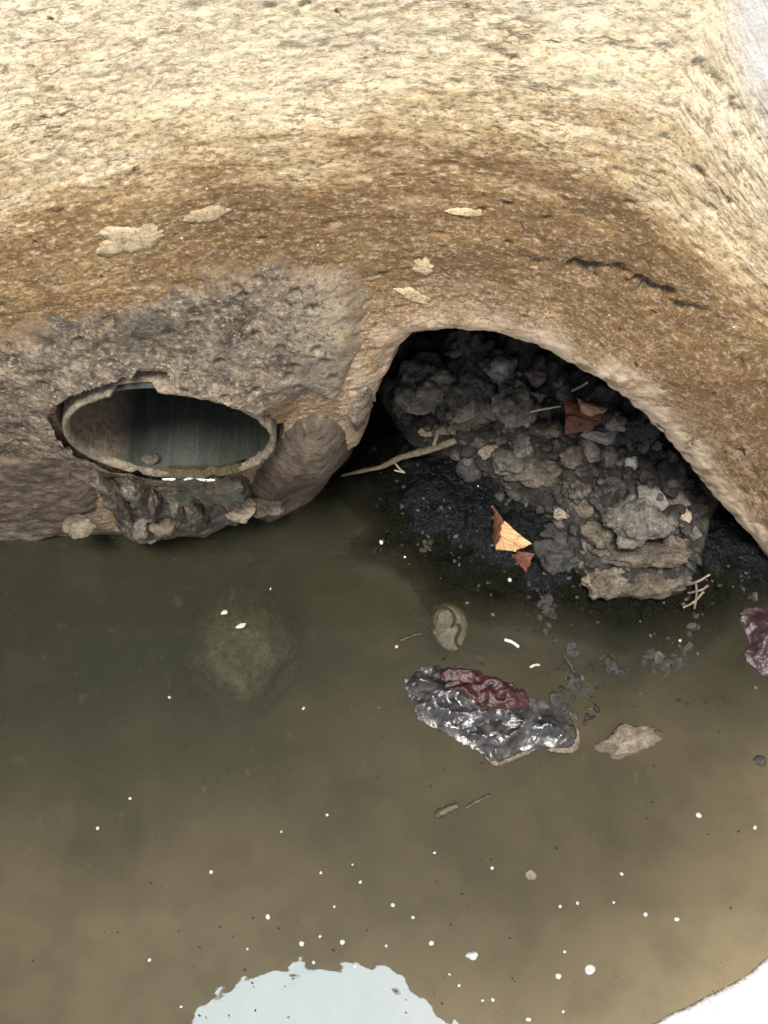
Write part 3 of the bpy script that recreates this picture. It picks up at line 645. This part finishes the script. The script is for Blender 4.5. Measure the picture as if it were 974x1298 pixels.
CL = [  # px, py, w, h, material, label
 (600, 503, 76, 88, 'clod', 'biggest rounded grey-brown clod near the top of the rubble heap'),
 (548, 497, 72, 58, 'clod', 'wide lumpy clod just left of the biggest rounded clod'),
 (516, 506, 34, 40, 'brown', 'brownish clod at the far left end of the heap beside the arch jamb'),
 (545, 462, 46, 26, 'dark', 'dark clod high up under the left crown of the arch'),
 (588, 462, 36, 24, 'dark', 'dark purple-grey clod right under the arch crown'),
 (637, 470, 34, 34, 'grey', 'pale grey star-shaped clod close under the arch crown'),
 (686, 480, 38, 24, 'pink', 'flat pinkish-grey stone under the arch edge right of the star-shaped clod'),
 (653, 508, 42, 54, 'clod', 'upright grey clod directly right of the biggest rounded clod'),
 (684, 504, 36, 15, 'grey', 'thin pale grey chip lying above the straw stem'),
 (601, 597, 36, 30, 'dark', 'dark three-cornered clod hanging at the foot of the heap by the twig'),
 (540, 549, 16, 11, 'tan', 'small tan chip on the fork of the twig'),
 (565, 546, 22, 13, 'tan', 'tan chip above the thick end of the twig'),
 (560, 520, 14, 20, 'dark', 'small upright dark clod below the wide lumpy clod'),
 (592, 540, 46, 20, 'brown', 'flat brown clod lying below the biggest rounded clod'),
 (624, 576, 26, 20, 'tan', 'tan clod below the straw stem'),
 (608, 560, 24, 20, 'brown', 'small brown clod between the twig and the straw stem'),
 (696, 547, 30, 18, 'brown', 'pale brown clod left of the russet leaf'),
 (665, 556, 44, 36, 'clod', 'broad grey clod in the middle of the heap below the straw stem'),
 (680, 600, 96, 48, 'brown', 'broad brown crusty ledge of earth in the middle of the heap'),
 (762, 552, 42, 22, 'grey', 'pale grey chip right below the russet leaf'),
 (747, 573, 30, 28, 'pink', 'pinkish-grey stone below the pale chip under the russet leaf'),
 (775, 579, 28, 26, 'clod', 'jagged grey clod touching the pinkish stone below the russet leaf'),
 (806, 589, 20, 15, 'quartz', 'small bright white quartz chip on the dark right flank of the heap'),
 (828, 567, 18, 13, 'grey', 'small pale grey chip above the white quartz chip'),
 (780, 539, 26, 15, 'pink', 'small dusky stone right of the folded leaf tip'),
 (824, 634, 30, 31, 'grey', 'blocky grey stone on the right flank of the heap'),
 (856, 638, 26, 22, 'pink', 'pinkish stone right of the blocky grey stone'),
 (866, 656, 17, 22, 'tan', 'small upright tan stone below the pinkish stone on the right flank'),
 (820, 604, 30, 24, 'dark', 'dark clod between the white quartz chip and the blocky grey stone'),
 (850, 600, 30, 24, 'dark', 'dark clod beside the arch wall on the right flank'),
 (713, 652, 17, 15, 'tan', 'small tan lump at the left brink of the lower heap'),
 (738, 645, 30, 30, 'brown', 'brown knobbly clod left of the large cracked clod'),
 (744, 619, 38, 20, 'brown', 'flat brown clod below the crusty ledge'),
 (806, 664, 78, 58, 'clod', 'large cracked grey clod low on the right of the heap'),
 (760, 680, 40, 32, 'brown', 'brown clod at the lower left of the large cracked clod'),
 (815, 707, 112, 34, 'brown', 'long layered brown slab at the front of the heap'),
 (772, 738, 64, 42, 'brown', 'rough brown block at the front left toe of the heap by the water'),
 (825, 738, 96, 34, 'brown', 'rough brown block at the front right toe of the heap by the water'),
 (858, 695, 32, 26, 'brown', 'rounded brown clod at the right end of the layered slab'),
 (876, 678, 20, 18, 'clod', 'small grey clod at the far right end of the heap'),
 (708, 712, 64, 40, 'dark', 'dark wet clod right of the orange folded leaf'),
 (712, 680, 52, 34, 'dark', 'dark wet clod above and right of the orange folded leaf'),
 (782, 615, 34, 22, 'dark', 'dark clod left of the blocky grey stone'),
 (640, 590, 34, 28, 'clod', 'grey clod at the left end of the crusty ledge'),
 (727, 585, 34, 26, 'brown', 'brown crumbly clod left of the pinkish stone'),
 (880, 640, 24, 34, 'dark', 'dark clod wedged against the arch wall at the right'),
]
occupied = []
for i, (px, py, w, h, mt, lab) in enumerate(CL):
    p = on_mound(px, py); k = px2m(p); big = w * h > 1500
    me = rock_mesh('clod', 1000 + i, 5 if big else 4, 16 if big else 10, 0.36 if big else 0.30)
    sx = w * k * 0.56; sv = h * k * 0.62          # seen height is mostly ground depth from this steep view
    sz = min(sx, sv) * 0.75
    nm = 'clod' if mt in ('clod', 'dark', 'brown') else ('chip' if w * h < 420 else 'stone')
    thing_mesh(nm, me, p + Vector((0, 0.1 * sv, sz * 0.02)), (sx, sv, sz), (random.uniform(-.15, .25), random.uniform(-.15, .15), random.uniform(-.2, .2)), M[mt], lab, nm)
    occupied.append((px, py, max(w, h)))
meshes = [rock_mesh('small_clod', 2000 + i, 2, 9, 0.28) for i in range(12)]
heap_px = [(490, 520), (505, 465), (560, 445), (640, 452), (700, 472), (760, 505), (815, 545), (860, 590), (890, 640), (888, 710), (860, 752), (760, 755), (735, 720), (690, 690), (640, 640), (590, 590), (540, 565)]
rnd = random.Random(5)
for me in meshes: me.materials.append(M['clod'])
protos = {}
def small_clod(px, py, s, mt, label, group, base=on_mound, name='small_clod', sink=0.2, flat=0.7):
    p = base(px, py); k = px2m(p); me0 = meshes[rnd.randrange(12)]; key = (me0.name, mt)
    if key not in protos:
        protos[key] = me0.copy(); protos[key].materials.clear(); protos[key].materials.append(M[mt])
    r = s * k * 0.5
    return thing_mesh(name, protos[key], p + Vector((0, 0, r * flat * sink)), (r * rnd.uniform(.8, 1.3), r * rnd.uniform(.8, 1.2), r * flat * rnd.uniform(.8, 1.2)),
                      (rnd.uniform(-.4, .4), rnd.uniform(-.4, .4), rnd.uniform(0, 6.28)), None, label, 'clod', group)
hp = np.array(heap_px, float)
crumb_mats = ['dark', 'clod', 'brown', 'grey']
gv = bpy.data.meshes.new('gravel')
for q in crumb_mats: gv.materials.append(M[q])
GV = []; GF = []; GM = []; nv = 0
shapes = []
for i in range(14):
    me = rock_mesh('crumb', 2100 + i, 2, 8, 0.30); c = np.empty(len(me.vertices) * 3); me.vertices.foreach_get('co', c)
    shapes.append((c.reshape(-1, 3), np.array([tuple(p.vertices) for p in me.polygons]))); bpy.data.meshes.remove(me)
cnt = 0
while cnt < 520:
    px = rnd.uniform(485, 895); py = rnd.uniform(440, 760)
    if float(sdist(hp, np.array([px]), np.array([py]))[0]) < 2: continue
    s_ = rnd.choice([4, 5, 6, 7, 8, 9, 11, 14, 18])
    if any(math.hypot(px - a, py - b) < 0.34 * c for a, b, c in occupied): continue
    p = on_mound(px, py); r = s_ * px2m(p) * 0.5; c, f = rnd.choice(shapes)
    R_ = np.array(Matrix.Rotation(rnd.uniform(0, 6.3), 3, 'Z') @ Matrix.Rotation(rnd.uniform(-.6, .6), 3, 'X'))
    GV.append((c * np.array([rnd.uniform(.8, 1.4), rnd.uniform(.7, 1.2), rnd.uniform(.5, .9)]) * r) @ R_.T + np.array(p) + np.array([0, 0, r * 0.2]))
    GF.append(f + nv); nv += len(c); GM += [rnd.choice([0, 0, 0, 0, 0, 0, 1, 1, 2])] * len(f); cnt += 1
GV = np.concatenate(GV); GF = np.concatenate(GF)
gv.from_pydata(GV.tolist(), [], GF.tolist()); gv.polygons.foreach_set('material_index', GM); gv.polygons.foreach_set('use_smooth', [True] * len(GF)); gv.update()
tag(link('gravel', gv), kind='stuff')

# ------------------------------------------------------------------ twig, stems, leaves
def pxline(pts, z):
    return [at_z(x, y, zz) for (x, y), zz in zip(pts, z)]
tw = bpy.data.objects.new('twig', None); COL.objects.link(tw); tw.location = at_z(435, 602, 0.0); tag(tw, 'forked dry twig reaching from the rubble heap down into the dark water', 'twig')
def put(o, parent):
    o.parent = parent; o.matrix_parent_inverse = Matrix.Translation(parent.location).inverted(); return o
line = smooth_line(pxline([(433, 603), (458, 597), (486, 592), (506, 580), (528, 574), (550, 569), (578, 558)], [0.004, 0.008, 0.016, 0.026, 0.035, 0.044, 0.06]), 2)
put(tube('stem', line, [0.0016 + 0.0030 * min(1, i / (len(line) * .6)) for i in range(len(line))], M['twig'], wob=0.25, seed=1), tw)
line = smooth_line(pxline([(549, 569), (552, 558), (556, 545)], [0.044, 0.055, 0.065]), 2)
put(tube('side_shoot', line, [0.0026] * len(line), M['twig'], wob=0.2, seed=2), tw)
line = smooth_line(pxline([(500, 586), (508, 596), (516, 600), (500, 596)], [0.02, 0.006, 0.004, 0.004]), 2)
put(tube('side_shoot', line, [0.0012] * len(line), M['straw'], seed=3), tw)
def stem(pts, r, label, mat='straw', lift=0.012, seed=0):
    P = [on_mound(*q) + Vector((0, 0, lift)) for q in pts]; L = smooth_line(P, 2)
    tag(tube('straw', L, [r] * len(L), M[mat], seg=6, wob=.15, seed=seed), label, 'straw')
stem([(637, 550), (652, 538), (672, 530), (708, 524)], 0.0014, 'thin pale straw stem lying across the middle of the rubble heap', lift=0.022)
stem([(722, 504), (733, 499), (742, 493)], 0.0016, 'short straw bit lying under the arch edge above the russet leaf', lift=0.02)
def sheet(name, px_poly, hfun, mat, parent=None, res=0.0022, thick=0.0012, z0=0.006, base=None, rag=0.0, seed=0, relax=1):
    P = smooth_poly([tuple(at_z(*q, z0))[:2] for q in px_poly], relax) if relax else np.array([tuple(at_z(*q, z0))[:2] for q in px_poly])
    a = P.min(0) - res; b = P.max(0) + res
    X, Yg = np.meshgrid(np.arange(a[0], b[0], res), np.arange(a[1], b[1], res))
    sd = sdist(P, X, Yg) + rag * fbm(X * 90, Yg * 90, seed, 3)
    Zs = z0 + hfun(X, Yg, sd)
    o = gridmesh(name, X, Yg, Zs, mat, None, keep=sd > -res * 0.5)
    md = o.modifiers.new('thickness', 'SOLIDIFY'); md.thickness = thick; md.offset = -1
    if parent: put(o, parent)
    return o
def leaf_panel(name, px_z, mat, parent, sub=16):
    """curled panel through four corners given as (px, py, z), with an uneven edge"""
    c = [at_z(x, y, z) for x, y, z in px_z]; V = []; Fc = []; A = []; B = []
    for j in range(sub + 1):
        for i in range(sub + 1):
            u, v = i / sub, j / sub
            bu = u + 0.10 * (v - 0.5) * math.sin(math.pi * u); bv = v + 0.10 * (0.5 - u) * math.sin(math.pi * v)
            p = c[0] * (1 - bu) * (1 - bv) + c[1] * bu * (1 - bv) + c[2] * bu * bv + c[3] * (1 - bu) * bv
            w = 0.005 * math.sin(math.pi * u) * math.sin(math.pi * v) + 0.0040 * mnoise.noise(p * 60) + 0.0016 * mnoise.noise(p * 170)
            e = 0.0034 * mnoise.noise(p * 110 + Vector((9, 3, 1))) + 0.0012 * mnoise.noise(p * 400)
            V.append(tuple(p + Vector((e, -e * .6, w)))); A.append(u); B.append(v)
    for j in range(sub):
        for i in range(sub): a = j * (sub + 1) + i; Fc.append((a, a + 1, a + sub + 2, a + sub + 1))
    o = mesh(name, V, Fc, mat, attrs=dict(along=A, across=B)); md = o.modifiers.new('thickness', 'SOLIDIFY'); md.thickness = 0.0008
    return put(o, parent)
lf = bpy.data.objects.new('dry_leaf', None); COL.objects.link(lf); lf.location = at_z(652, 700, 0.0)
tag(lf, 'folded dry leaf with a bright orange face standing in the black water', 'leaf')
leaf_panel('leaf_blade', [(629, 697, 0.010), (654, 699, 0.016), (675, 690, 0.030), (638, 660, 0.050)], M['leafo'], lf)
leaf_panel('leaf_blade', [(624, 690, 0.004), (630, 697, 0.010), (638, 662, 0.048), (626, 640, 0.040)], M['leafr'], lf)
leaf_panel('leaf_blade', [(648, 704, 0.005), (667, 726, 0.004), (678, 702, 0.024), (656, 699, 0.015)], M['leafr'], lf)
lf = bpy.data.objects.new('dry_leaf', None); COL.objects.link(lf); zz = on_mound(738, 530).z + 0.028; lf.location = at_z(738, 530, zz)
tag(lf, 'russet dry leaf with a tan folded tip lying on the upper rubble heap', 'leaf')
leaf_panel('leaf_blade', [(718, 550, zz - .004), (752, 546, zz), (768, 522, zz + .008), (714, 504, zz + .012)], M['leafr'], lf, 18)
leaf_panel('leaf_blade', [(737, 522, zz + .016), (752, 528, zz + .017), (772, 518, zz + .015), (732, 505, zz + .020)], M['leaft'], lf, 18)

# ------------------------------------------------------------------ plastic wrapper and other litter in the pool
wr = bpy.data.objects.new('plastic_wrapper', None); COL.objects.link(wr); wr.location = at_z(620, 910, 0.0)
tag(wr, 'crumpled wet grey plastic wrapper with a dark red panel floating in the pool', 'plastic wrapper')
def crumple(amp, seed, edge=0.02):
    def f(X, Yg, sd):
        r = 1 - np.abs(fbm(X * 20 + Yg * 9, Yg * 30 - X * 12, seed, 2)) * 3.4
        r2 = 1 - np.abs(fbm(X * 55 + Yg * 22, Yg * 70 - X * 20, seed + 3, 3)) * 3
        return amp * (sstep(-0.002, edge, sd) * (0.25 + 0.55 * r + 0.22 * r2) + 0.16 * fbm(X * 70, Yg * 100, seed + 2, 3)) - 0.006
    return f
BAG = [(513, 868), (518, 853), (530, 846), (555, 844), (572, 842), (612, 850), (648, 866), (682, 884), (706, 896), (727, 918), (733, 945), (722, 956), (702, 951), (672, 951), (648, 960), (626, 970),
       (612, 958), (600, 946), (578, 940), (553, 926), (535, 915), (520, 893)]
sheet('film', BAG, crumple(0.017, 200, 0.03), M['bag'], wr, 0.0016, rag=0.013, seed=202)
RED = [(556, 851), (578, 845), (600, 852), (630, 862), (658, 872), (674, 889), (660, 900), (636, 902), (606, 896), (580, 882), (562, 868)]
sheet('red_panel', RED, lambda X, Yg, sd: crumple(0.017, 200, 0.03)(X, Yg, sd + 0.03) + 0.0035 - 0.003 * sstep(0.006, 0, sd) + 0.002 * np.abs(fbm(X * 50, Yg * 70, 204, 3)), M['red'], wr, 0.0016, rag=0.011, seed=205)
sheet('torn_edge', [(690, 951), (704, 948), (725, 949), (732, 928), (722, 906), (718, 897), (724, 906), (735, 932), (732, 955), (706, 955)], lambda X, Yg, sd: 0.006 + 0.003 * fbm(X * 60, Yg * 60, 3, 2), M['rim'], wr, 0.0015)
sheet('torn_edge', [(612, 955), (627, 968), (650, 958), (676, 948), (680, 951), (654, 963), (629, 973), (616, 964)], lambda X, Yg, sd: 0.003 + 0.003 * fbm(X * 60, Yg * 60, 4, 2), M['rim'], wr, 0.0015)
w2 = sheet('plastic_scrap', [(938, 780), (950, 768), (985, 762), (1020, 780), (1015, 850), (985, 868), (962, 850), (944, 828), (950, 805)], crumple(0.018, 220, 0.03), M['maroon'], None, 0.0016, rag=0.012, seed=222)
tag(w2, 'dark maroon plastic scrap at the right edge of the picture in the water', 'plastic scrap')
def floater(name, px, py, w, h, mt, label, cat, seed, flat=0.25, z=0.0, rot=0.0, sub=3, planes=9, rough=0.2, group=None):
    p = at_z(px, py, z); k = px2m(p); sy = h * k * 0.5 / 0.93
    return thing_mesh(name, rock_mesh(name, seed, sub, planes, rough), p, (w * k * 0.55, sy * 1.08, min(w, h) * k * flat), (0, 0, rot), M[mt], label, cat, group)
floater('stone', 797, 941, 72, 30, 'shell', 'flat tan stone showing above the water right of the plastic wrapper', 'stone', 401, 0.28, 0.001, 0.42, 4, 8, 0.34)
o = floater('sunken_stone', 306, 832, 122, 146, 'sunk', 'mossy grey boulder just under the water left of the wrapper', 'stone', 402, 0.28, -0.050, 0.2, 4, 4, 0.16)
for (px, py, w, h, s) in ((285, 777, 10, 6, 1), (306, 793, 17, 7, 2)):  # white slivers on the surface, painted-in glints of the stone
    p = at_z(px, py, 0.0); k = px2m(p)
    q = link('glint_tip', rock_mesh('glint_tip', 410 + s, 2), M['foam']); q.location = p; q.scale = (w * k * .5, h * k * .5, 0.003); q.rotation_euler = (0, 0, .35)
    q.parent = o; q.matrix_parent_inverse = o.matrix_basis.inverted()
# cracked clay disc
def disc_h(X, Yg, sd):
    c = at_z(571, 796)
    ang = np.abs((X - c.x) * 0.8 + (Yg - c.y) * 0.2 - 0.004 * np.sin(Yg * 160) - 0.006)
    ang2 = np.abs(np.hypot(X - c.x + 0.010, (Yg - c.y - 0.012)) - 0.016)
    groove = sstep(0.0022, 0.0006, ang) * (Yg < c.y + 0.006) + sstep(0.002, 0.0006, ang2) * (Yg > c.y)
    return 0.004 * sstep(0, 0.012, sd) - 0.004 * groove - 0.003 + 0.002 * fbm(X * 60, Yg * 60, 230, 3)
tag(sheet('clay_disc', [(545, 790), (548, 772), (562, 763), (580, 765), (594, 778), (597, 798), (590, 818), (576, 830), (558, 822), (548, 806)], disc_h, M['disc'], None, 0.0012, 0.006, 0.002, rag=0.003, seed=231),
    'round cracked tan clay piece in the water above the plastic wrapper', 'clay piece')
SC = [('straggling grey scum lumps directly below the dark clods at the toe of the heap', [(690, 762, 18), (683, 772, 12), (700, 772, 14), (692, 784, 16), (688, 796, 11)]),
      ('round cluster of grey scum lumps between the wrapper and the big scum arc', [(776, 842, 20), (765, 836, 13), (784, 850, 16), (772, 832, 10)]),
      ('curved arc of grey scum lumps trailing up towards the pale rootlets', [(824, 828, 18), (836, 842, 22), (850, 846, 20), (862, 836, 18), (868, 822, 14), (874, 806, 12), (880, 792, 14), (886, 778, 10)]),
      ('scum lumps with pale bits just above the right tail of the wrapper', [(735, 872, 22), (742, 880, 16), (728, 862, 12)]),
      ('dark scum lumps touching the right tail of the wrapper', [(712, 890, 20), (720, 902, 22)]),
      ('small grey scum lumps in the black mud left of the orange folded leaf', [(540, 690, 15), (536, 700, 12), (548, 680, 9)]),
      ('faint scum lumps just above the dark red panel', [(606, 834, 12), (612, 842, 10), (598, 828, 8)]),
      ('scum lumps left of the maroon scrap under the arch foot', [(948, 756, 12), (944, 748, 8)]),
      ('pale scum lumps above the slanting bark sliver', [(720, 820, 14), (705, 812, 8), (727, 829, 16)])]
for lab, pts in SC:
    c = at_z(pts[0][0], pts[0][1], 0.0); e = bpy.data.objects.new('scum_raft', None); COL.objects.link(e); e.location = c
    tag(e, lab, 'scum', 'scum rafts floating before the rubble heap')
    for (x, y, s_) in pts:
        for k_ in range(4 if s_ > 12 else 2):
            r_ = s_ * (0.8 if k_ == 0 else 0.45)
            o = small_clod(x + rnd.gauss(0, s_ * .28), y + rnd.gauss(0, s_ * .25), r_ * 1.15, rnd.choice(['scum', 'scum', 'dark']), None, None, lambda a, b: at_z(a, b, -0.0008), 'scum_lump', 0.0, 0.24)
            if 'category' in o: del o['category']
            put(o, e)
RT = [((868, 742), (884, 738), (900, 728)), ((880, 772), (884, 752), (882, 738)), ((866, 770), (880, 764), (892, 750)), ((872, 752), (890, 748), (898, 742))]
rt = bpy.data.objects.new('root_bundle', None); COL.objects.link(rt); rt.location = at_z(880, 755); tag(rt, 'bundle of pale broken rootlets at the right foot of the rubble heap', 'roots')
for i, q in enumerate(RT):
    L = smooth_line(pxline(q, [0.006, 0.012, 0.016]), 2); put(tube('rootlet', L, [0.0015] * len(L), M['pink'] if i % 2 else M['twig'], seg=6, wob=.3, seed=i), rt)
for i, (x0, y0, x1, y1, lab) in enumerate([(508, 812, 536, 803, 'waterlogged straw bit left of the cracked clay piece'), (640, 811, 658, 820, 'shiny plastic shred floating right of the cracked clay piece'),
        (672, 846, 684, 843, 'small pale straw bit above the red panel of the wrapper'), (716, 832, 728, 852, 'slanting pale bark sliver right above the wrapper end'),
        (590, 1025, 622, 1008, 'faint straw bit sunk in the water below the wrapper'), (552, 1034, 580, 1022, 'short faint bark strip sunk below the wrapper')]):
    L = smooth_line([at_z(x0, y0, .001), at_z((x0 + x1) / 2, (y0 + y1) / 2 - 2, .003), at_z(x1, y1, .001)], 2)
    z = -0.002 if i > 3 else 0
    o = tube('straw' if i != 1 else 'plastic_shred', [p + Vector((0, 0, z)) for p in L], [(0.0024, 0.0022, 0.0016, 0.0026, 0.0026, 0.005)[i]] * len(L), M[('disc', 'foam', 'straw', 'brown', 'disc', 'disc')[i]], seg=7, wob=.3, seed=40 + i)
    tag(o, lab, 'straw' if i != 1 else 'plastic shred')
# foam bubbles and floating specks on the open water
BB = [(268, 1105, 9), (340, 1162, 9), (314, 1203, 5), (190, 1217, 6), (383, 1196, 8), (406, 1187, 6), (434, 1194, 8), (424, 1149, 5), (457, 1118, 5), (407, 1106, 5), (447, 1096, 4), (498, 1147, 6), (524, 1163, 5),
      (551, 1081, 6), (624, 1100, 6), (710, 1149, 7), (732, 1145, 6), (778, 1144, 5), (818, 1159, 8), (858, 1165, 9), (716, 1206, 6), (547, 1195, 8), (570, 1235, 5), (582, 1249, 6), (625, 1267, 7), (670, 1292, 8), (714, 1282, 5),
      (708, 1237, 9), (886, 1034, 10), (957, 1049, 6), (357, 1054, 6), (165, 1012, 5), (124, 1050, 6), (215, 884, 6), (415, 1033, 5), (385, 898, 7), (503, 820, 7), (646, 735, 8), (450, 1225, 6), (862, 812, 6), (788, 208 + 900, 5), (490, 1199, 5),
      (612, 1268, 7), (230, 1276, 5), (398, 1220, 5)]
bme = [rock_mesh('bubble', 500 + i, 2, 5, 0.05) for i in range(4)]
for q in bme: q.materials.append(M['foam'])
def bubble_label(x, y):
    if y < 760: return 'tiny yellowish foam bubble just below the orange folded leaf'
    if y < 830 and x < 600: return 'tiny white foam bubble left of the cracked clay piece'
    if y < 830: return 'tiny white foam bubble below the pale rootlets on the right'
    if y < 900: return 'tiny white foam bubble left of the sunken boulder' if x < 300 else 'tiny white foam bubble just below right of the sunken boulder'
    if x < 230: return 'tiny white foam bubble on the dark far left water'
    if y < 1070 and x > 800: return 'tiny white foam bubble on the water below the flat tan stone'
    if y < 1070: return 'tiny white foam bubble in the middle left water below the sunken boulder'
    if x < 360 and y < 1180: return 'tiny white foam bubble in the open water well left above the sky reflection'
    if x > 800: return 'tiny white foam bubble far right in the shallow water above the white cement edge'
    if x > 690 and y < 1180: return 'tiny white foam bubble in the shallow water straight below the flat tan stone'
    if x > 690: return 'tiny white foam bubble in the shallow water towards the white cement edge'
    if y > 1180 and x < 330: return 'tiny white foam bubble off the left shoulder of the bright sky reflection'
    if y > 1180 and x < 520: return 'tiny white foam bubble along the top rim of the bright sky reflection'
    if y > 1180: return 'tiny white foam bubble right of the bright sky reflection'
    if x > 520: return 'tiny white foam bubble in the middle water near the yellowish seed'
    return 'tiny white foam bubble in the middle water between the wrapper and the sky reflection'
for (x, y, s) in BB:
    p = at_z(x, y, 0.0); k = px2m(p); r = s * k * rnd.uniform(0.28, 0.44)
    thing_mesh('bubble', rnd.choice(bme), p + Vector((0, 0, 0.0006)), (r, r * rnd.uniform(.8, 1.1), r * 0.6), (0, 0, rnd.uniform(0, 6)), None, bubble_label(x, y), 'bubble', 'tiny foam bubbles on the open water')
for (x, y, s, mt, lab, c) in [(598, 1211, 14, 'foam', 'largest white bubble, right of the bright sky reflection', 'bubble'), (748, 1229, 13, 'foam', 'second large white bubble, nearest the white cement edge', 'bubble'),
                              (674, 1108, 15, 'tan', 'yellowish oval seed floating in the open water below the wrapper', 'seed'), (963, 965, 16, 'scum', 'pale speckled lump at the right edge of the open water', 'lump')]:
    p = at_z(x, y, 0.0); k = px2m(p); r = s * k * 0.5
    thing_mesh('bubble' if c == 'bubble' else c, rock_mesh(c, 520 + int(x), 3, 5, 0.08), p, (r, r * 0.85, r * .6), (0, 0, .3), M[mt], lab, c)

# fine litter drifting on the water: dark crumbs, grey specks and white flecks painted in as wet glints, which nobody could count
def litter(name, spots, mats, seed):
    r_ = random.Random(seed); me = bpy.data.meshes.new(name); VV = []; FF = []; MM = []; nv = 0
    for q in mats: me.materials.append(M[q])
    for (x0, y0, x1, y1, n, s0, s1, wts) in spots:
        for _ in range(n):
            x = r_.uniform(x0, x1); y = r_.uniform(y0, y1); p = at_z(x, y, 0.0006)
            if float(mound_z(p.x, p.y)) > 0.0: continue
            if float(sdist(SLUDGE, np.array([p.x]), np.array([p.y]))[0]) > 0.03: p.z = 0.008
            c, f = r_.choice(shapes); r = r_.uniform(s0, s1) * px2m(p) * 0.5
            R_ = np.array(Matrix.Rotation(r_.uniform(0, 6.3), 3, 'Z'))
            VV.append((c * np.array([r_.uniform(.8, 1.5), r_.uniform(.6, 1.1), 0.30]) * r) @ R_.T + np.array(p)); FF.append(f + nv); nv += len(c); MM += [r_.choices(range(len(mats)), wts)[0]] * len(f)
    VV = np.concatenate(VV); FF = np.concatenate(FF)
    me.from_pydata(VV.tolist(), [], FF.tolist()); me.polygons.foreach_set('material_index', MM); me.polygons.foreach_set('use_smooth', [True] * len(FF)); me.update()
    tag(link(name, me), kind='stuff')
litter('floating_litter_and_glints', [(470, 570, 640, 720, 70, 1.5, 4.5, (3, 5, 0.5, 0.25)), (560, 740, 760, 850, 45, 1.5, 5, (4, 6, .8, 0)), (700, 800, 960, 900, 45, 1.5, 5, (4, 6, .8, 0)), (620, 700, 960, 770, 40, 2, 6, (5, 5, .7, 0.12)),
                           (690, 840, 760, 930, 30, 3, 9, (4, 4, 1, 0)), (30, 700, 950, 1290, 150, 1.2, 3.2, (4, 5, 2, .3)), (260, 1245, 550, 1292, 9, 1.5, 3.4, (8, 1, 0, 0)), (100, 672, 330, 688, 16, 2, 5, (3, 2, 1, .4))],
       ['dark', 'scum', 'tan', 'foam'], 77)  # foam here colours the painted-in wet glints
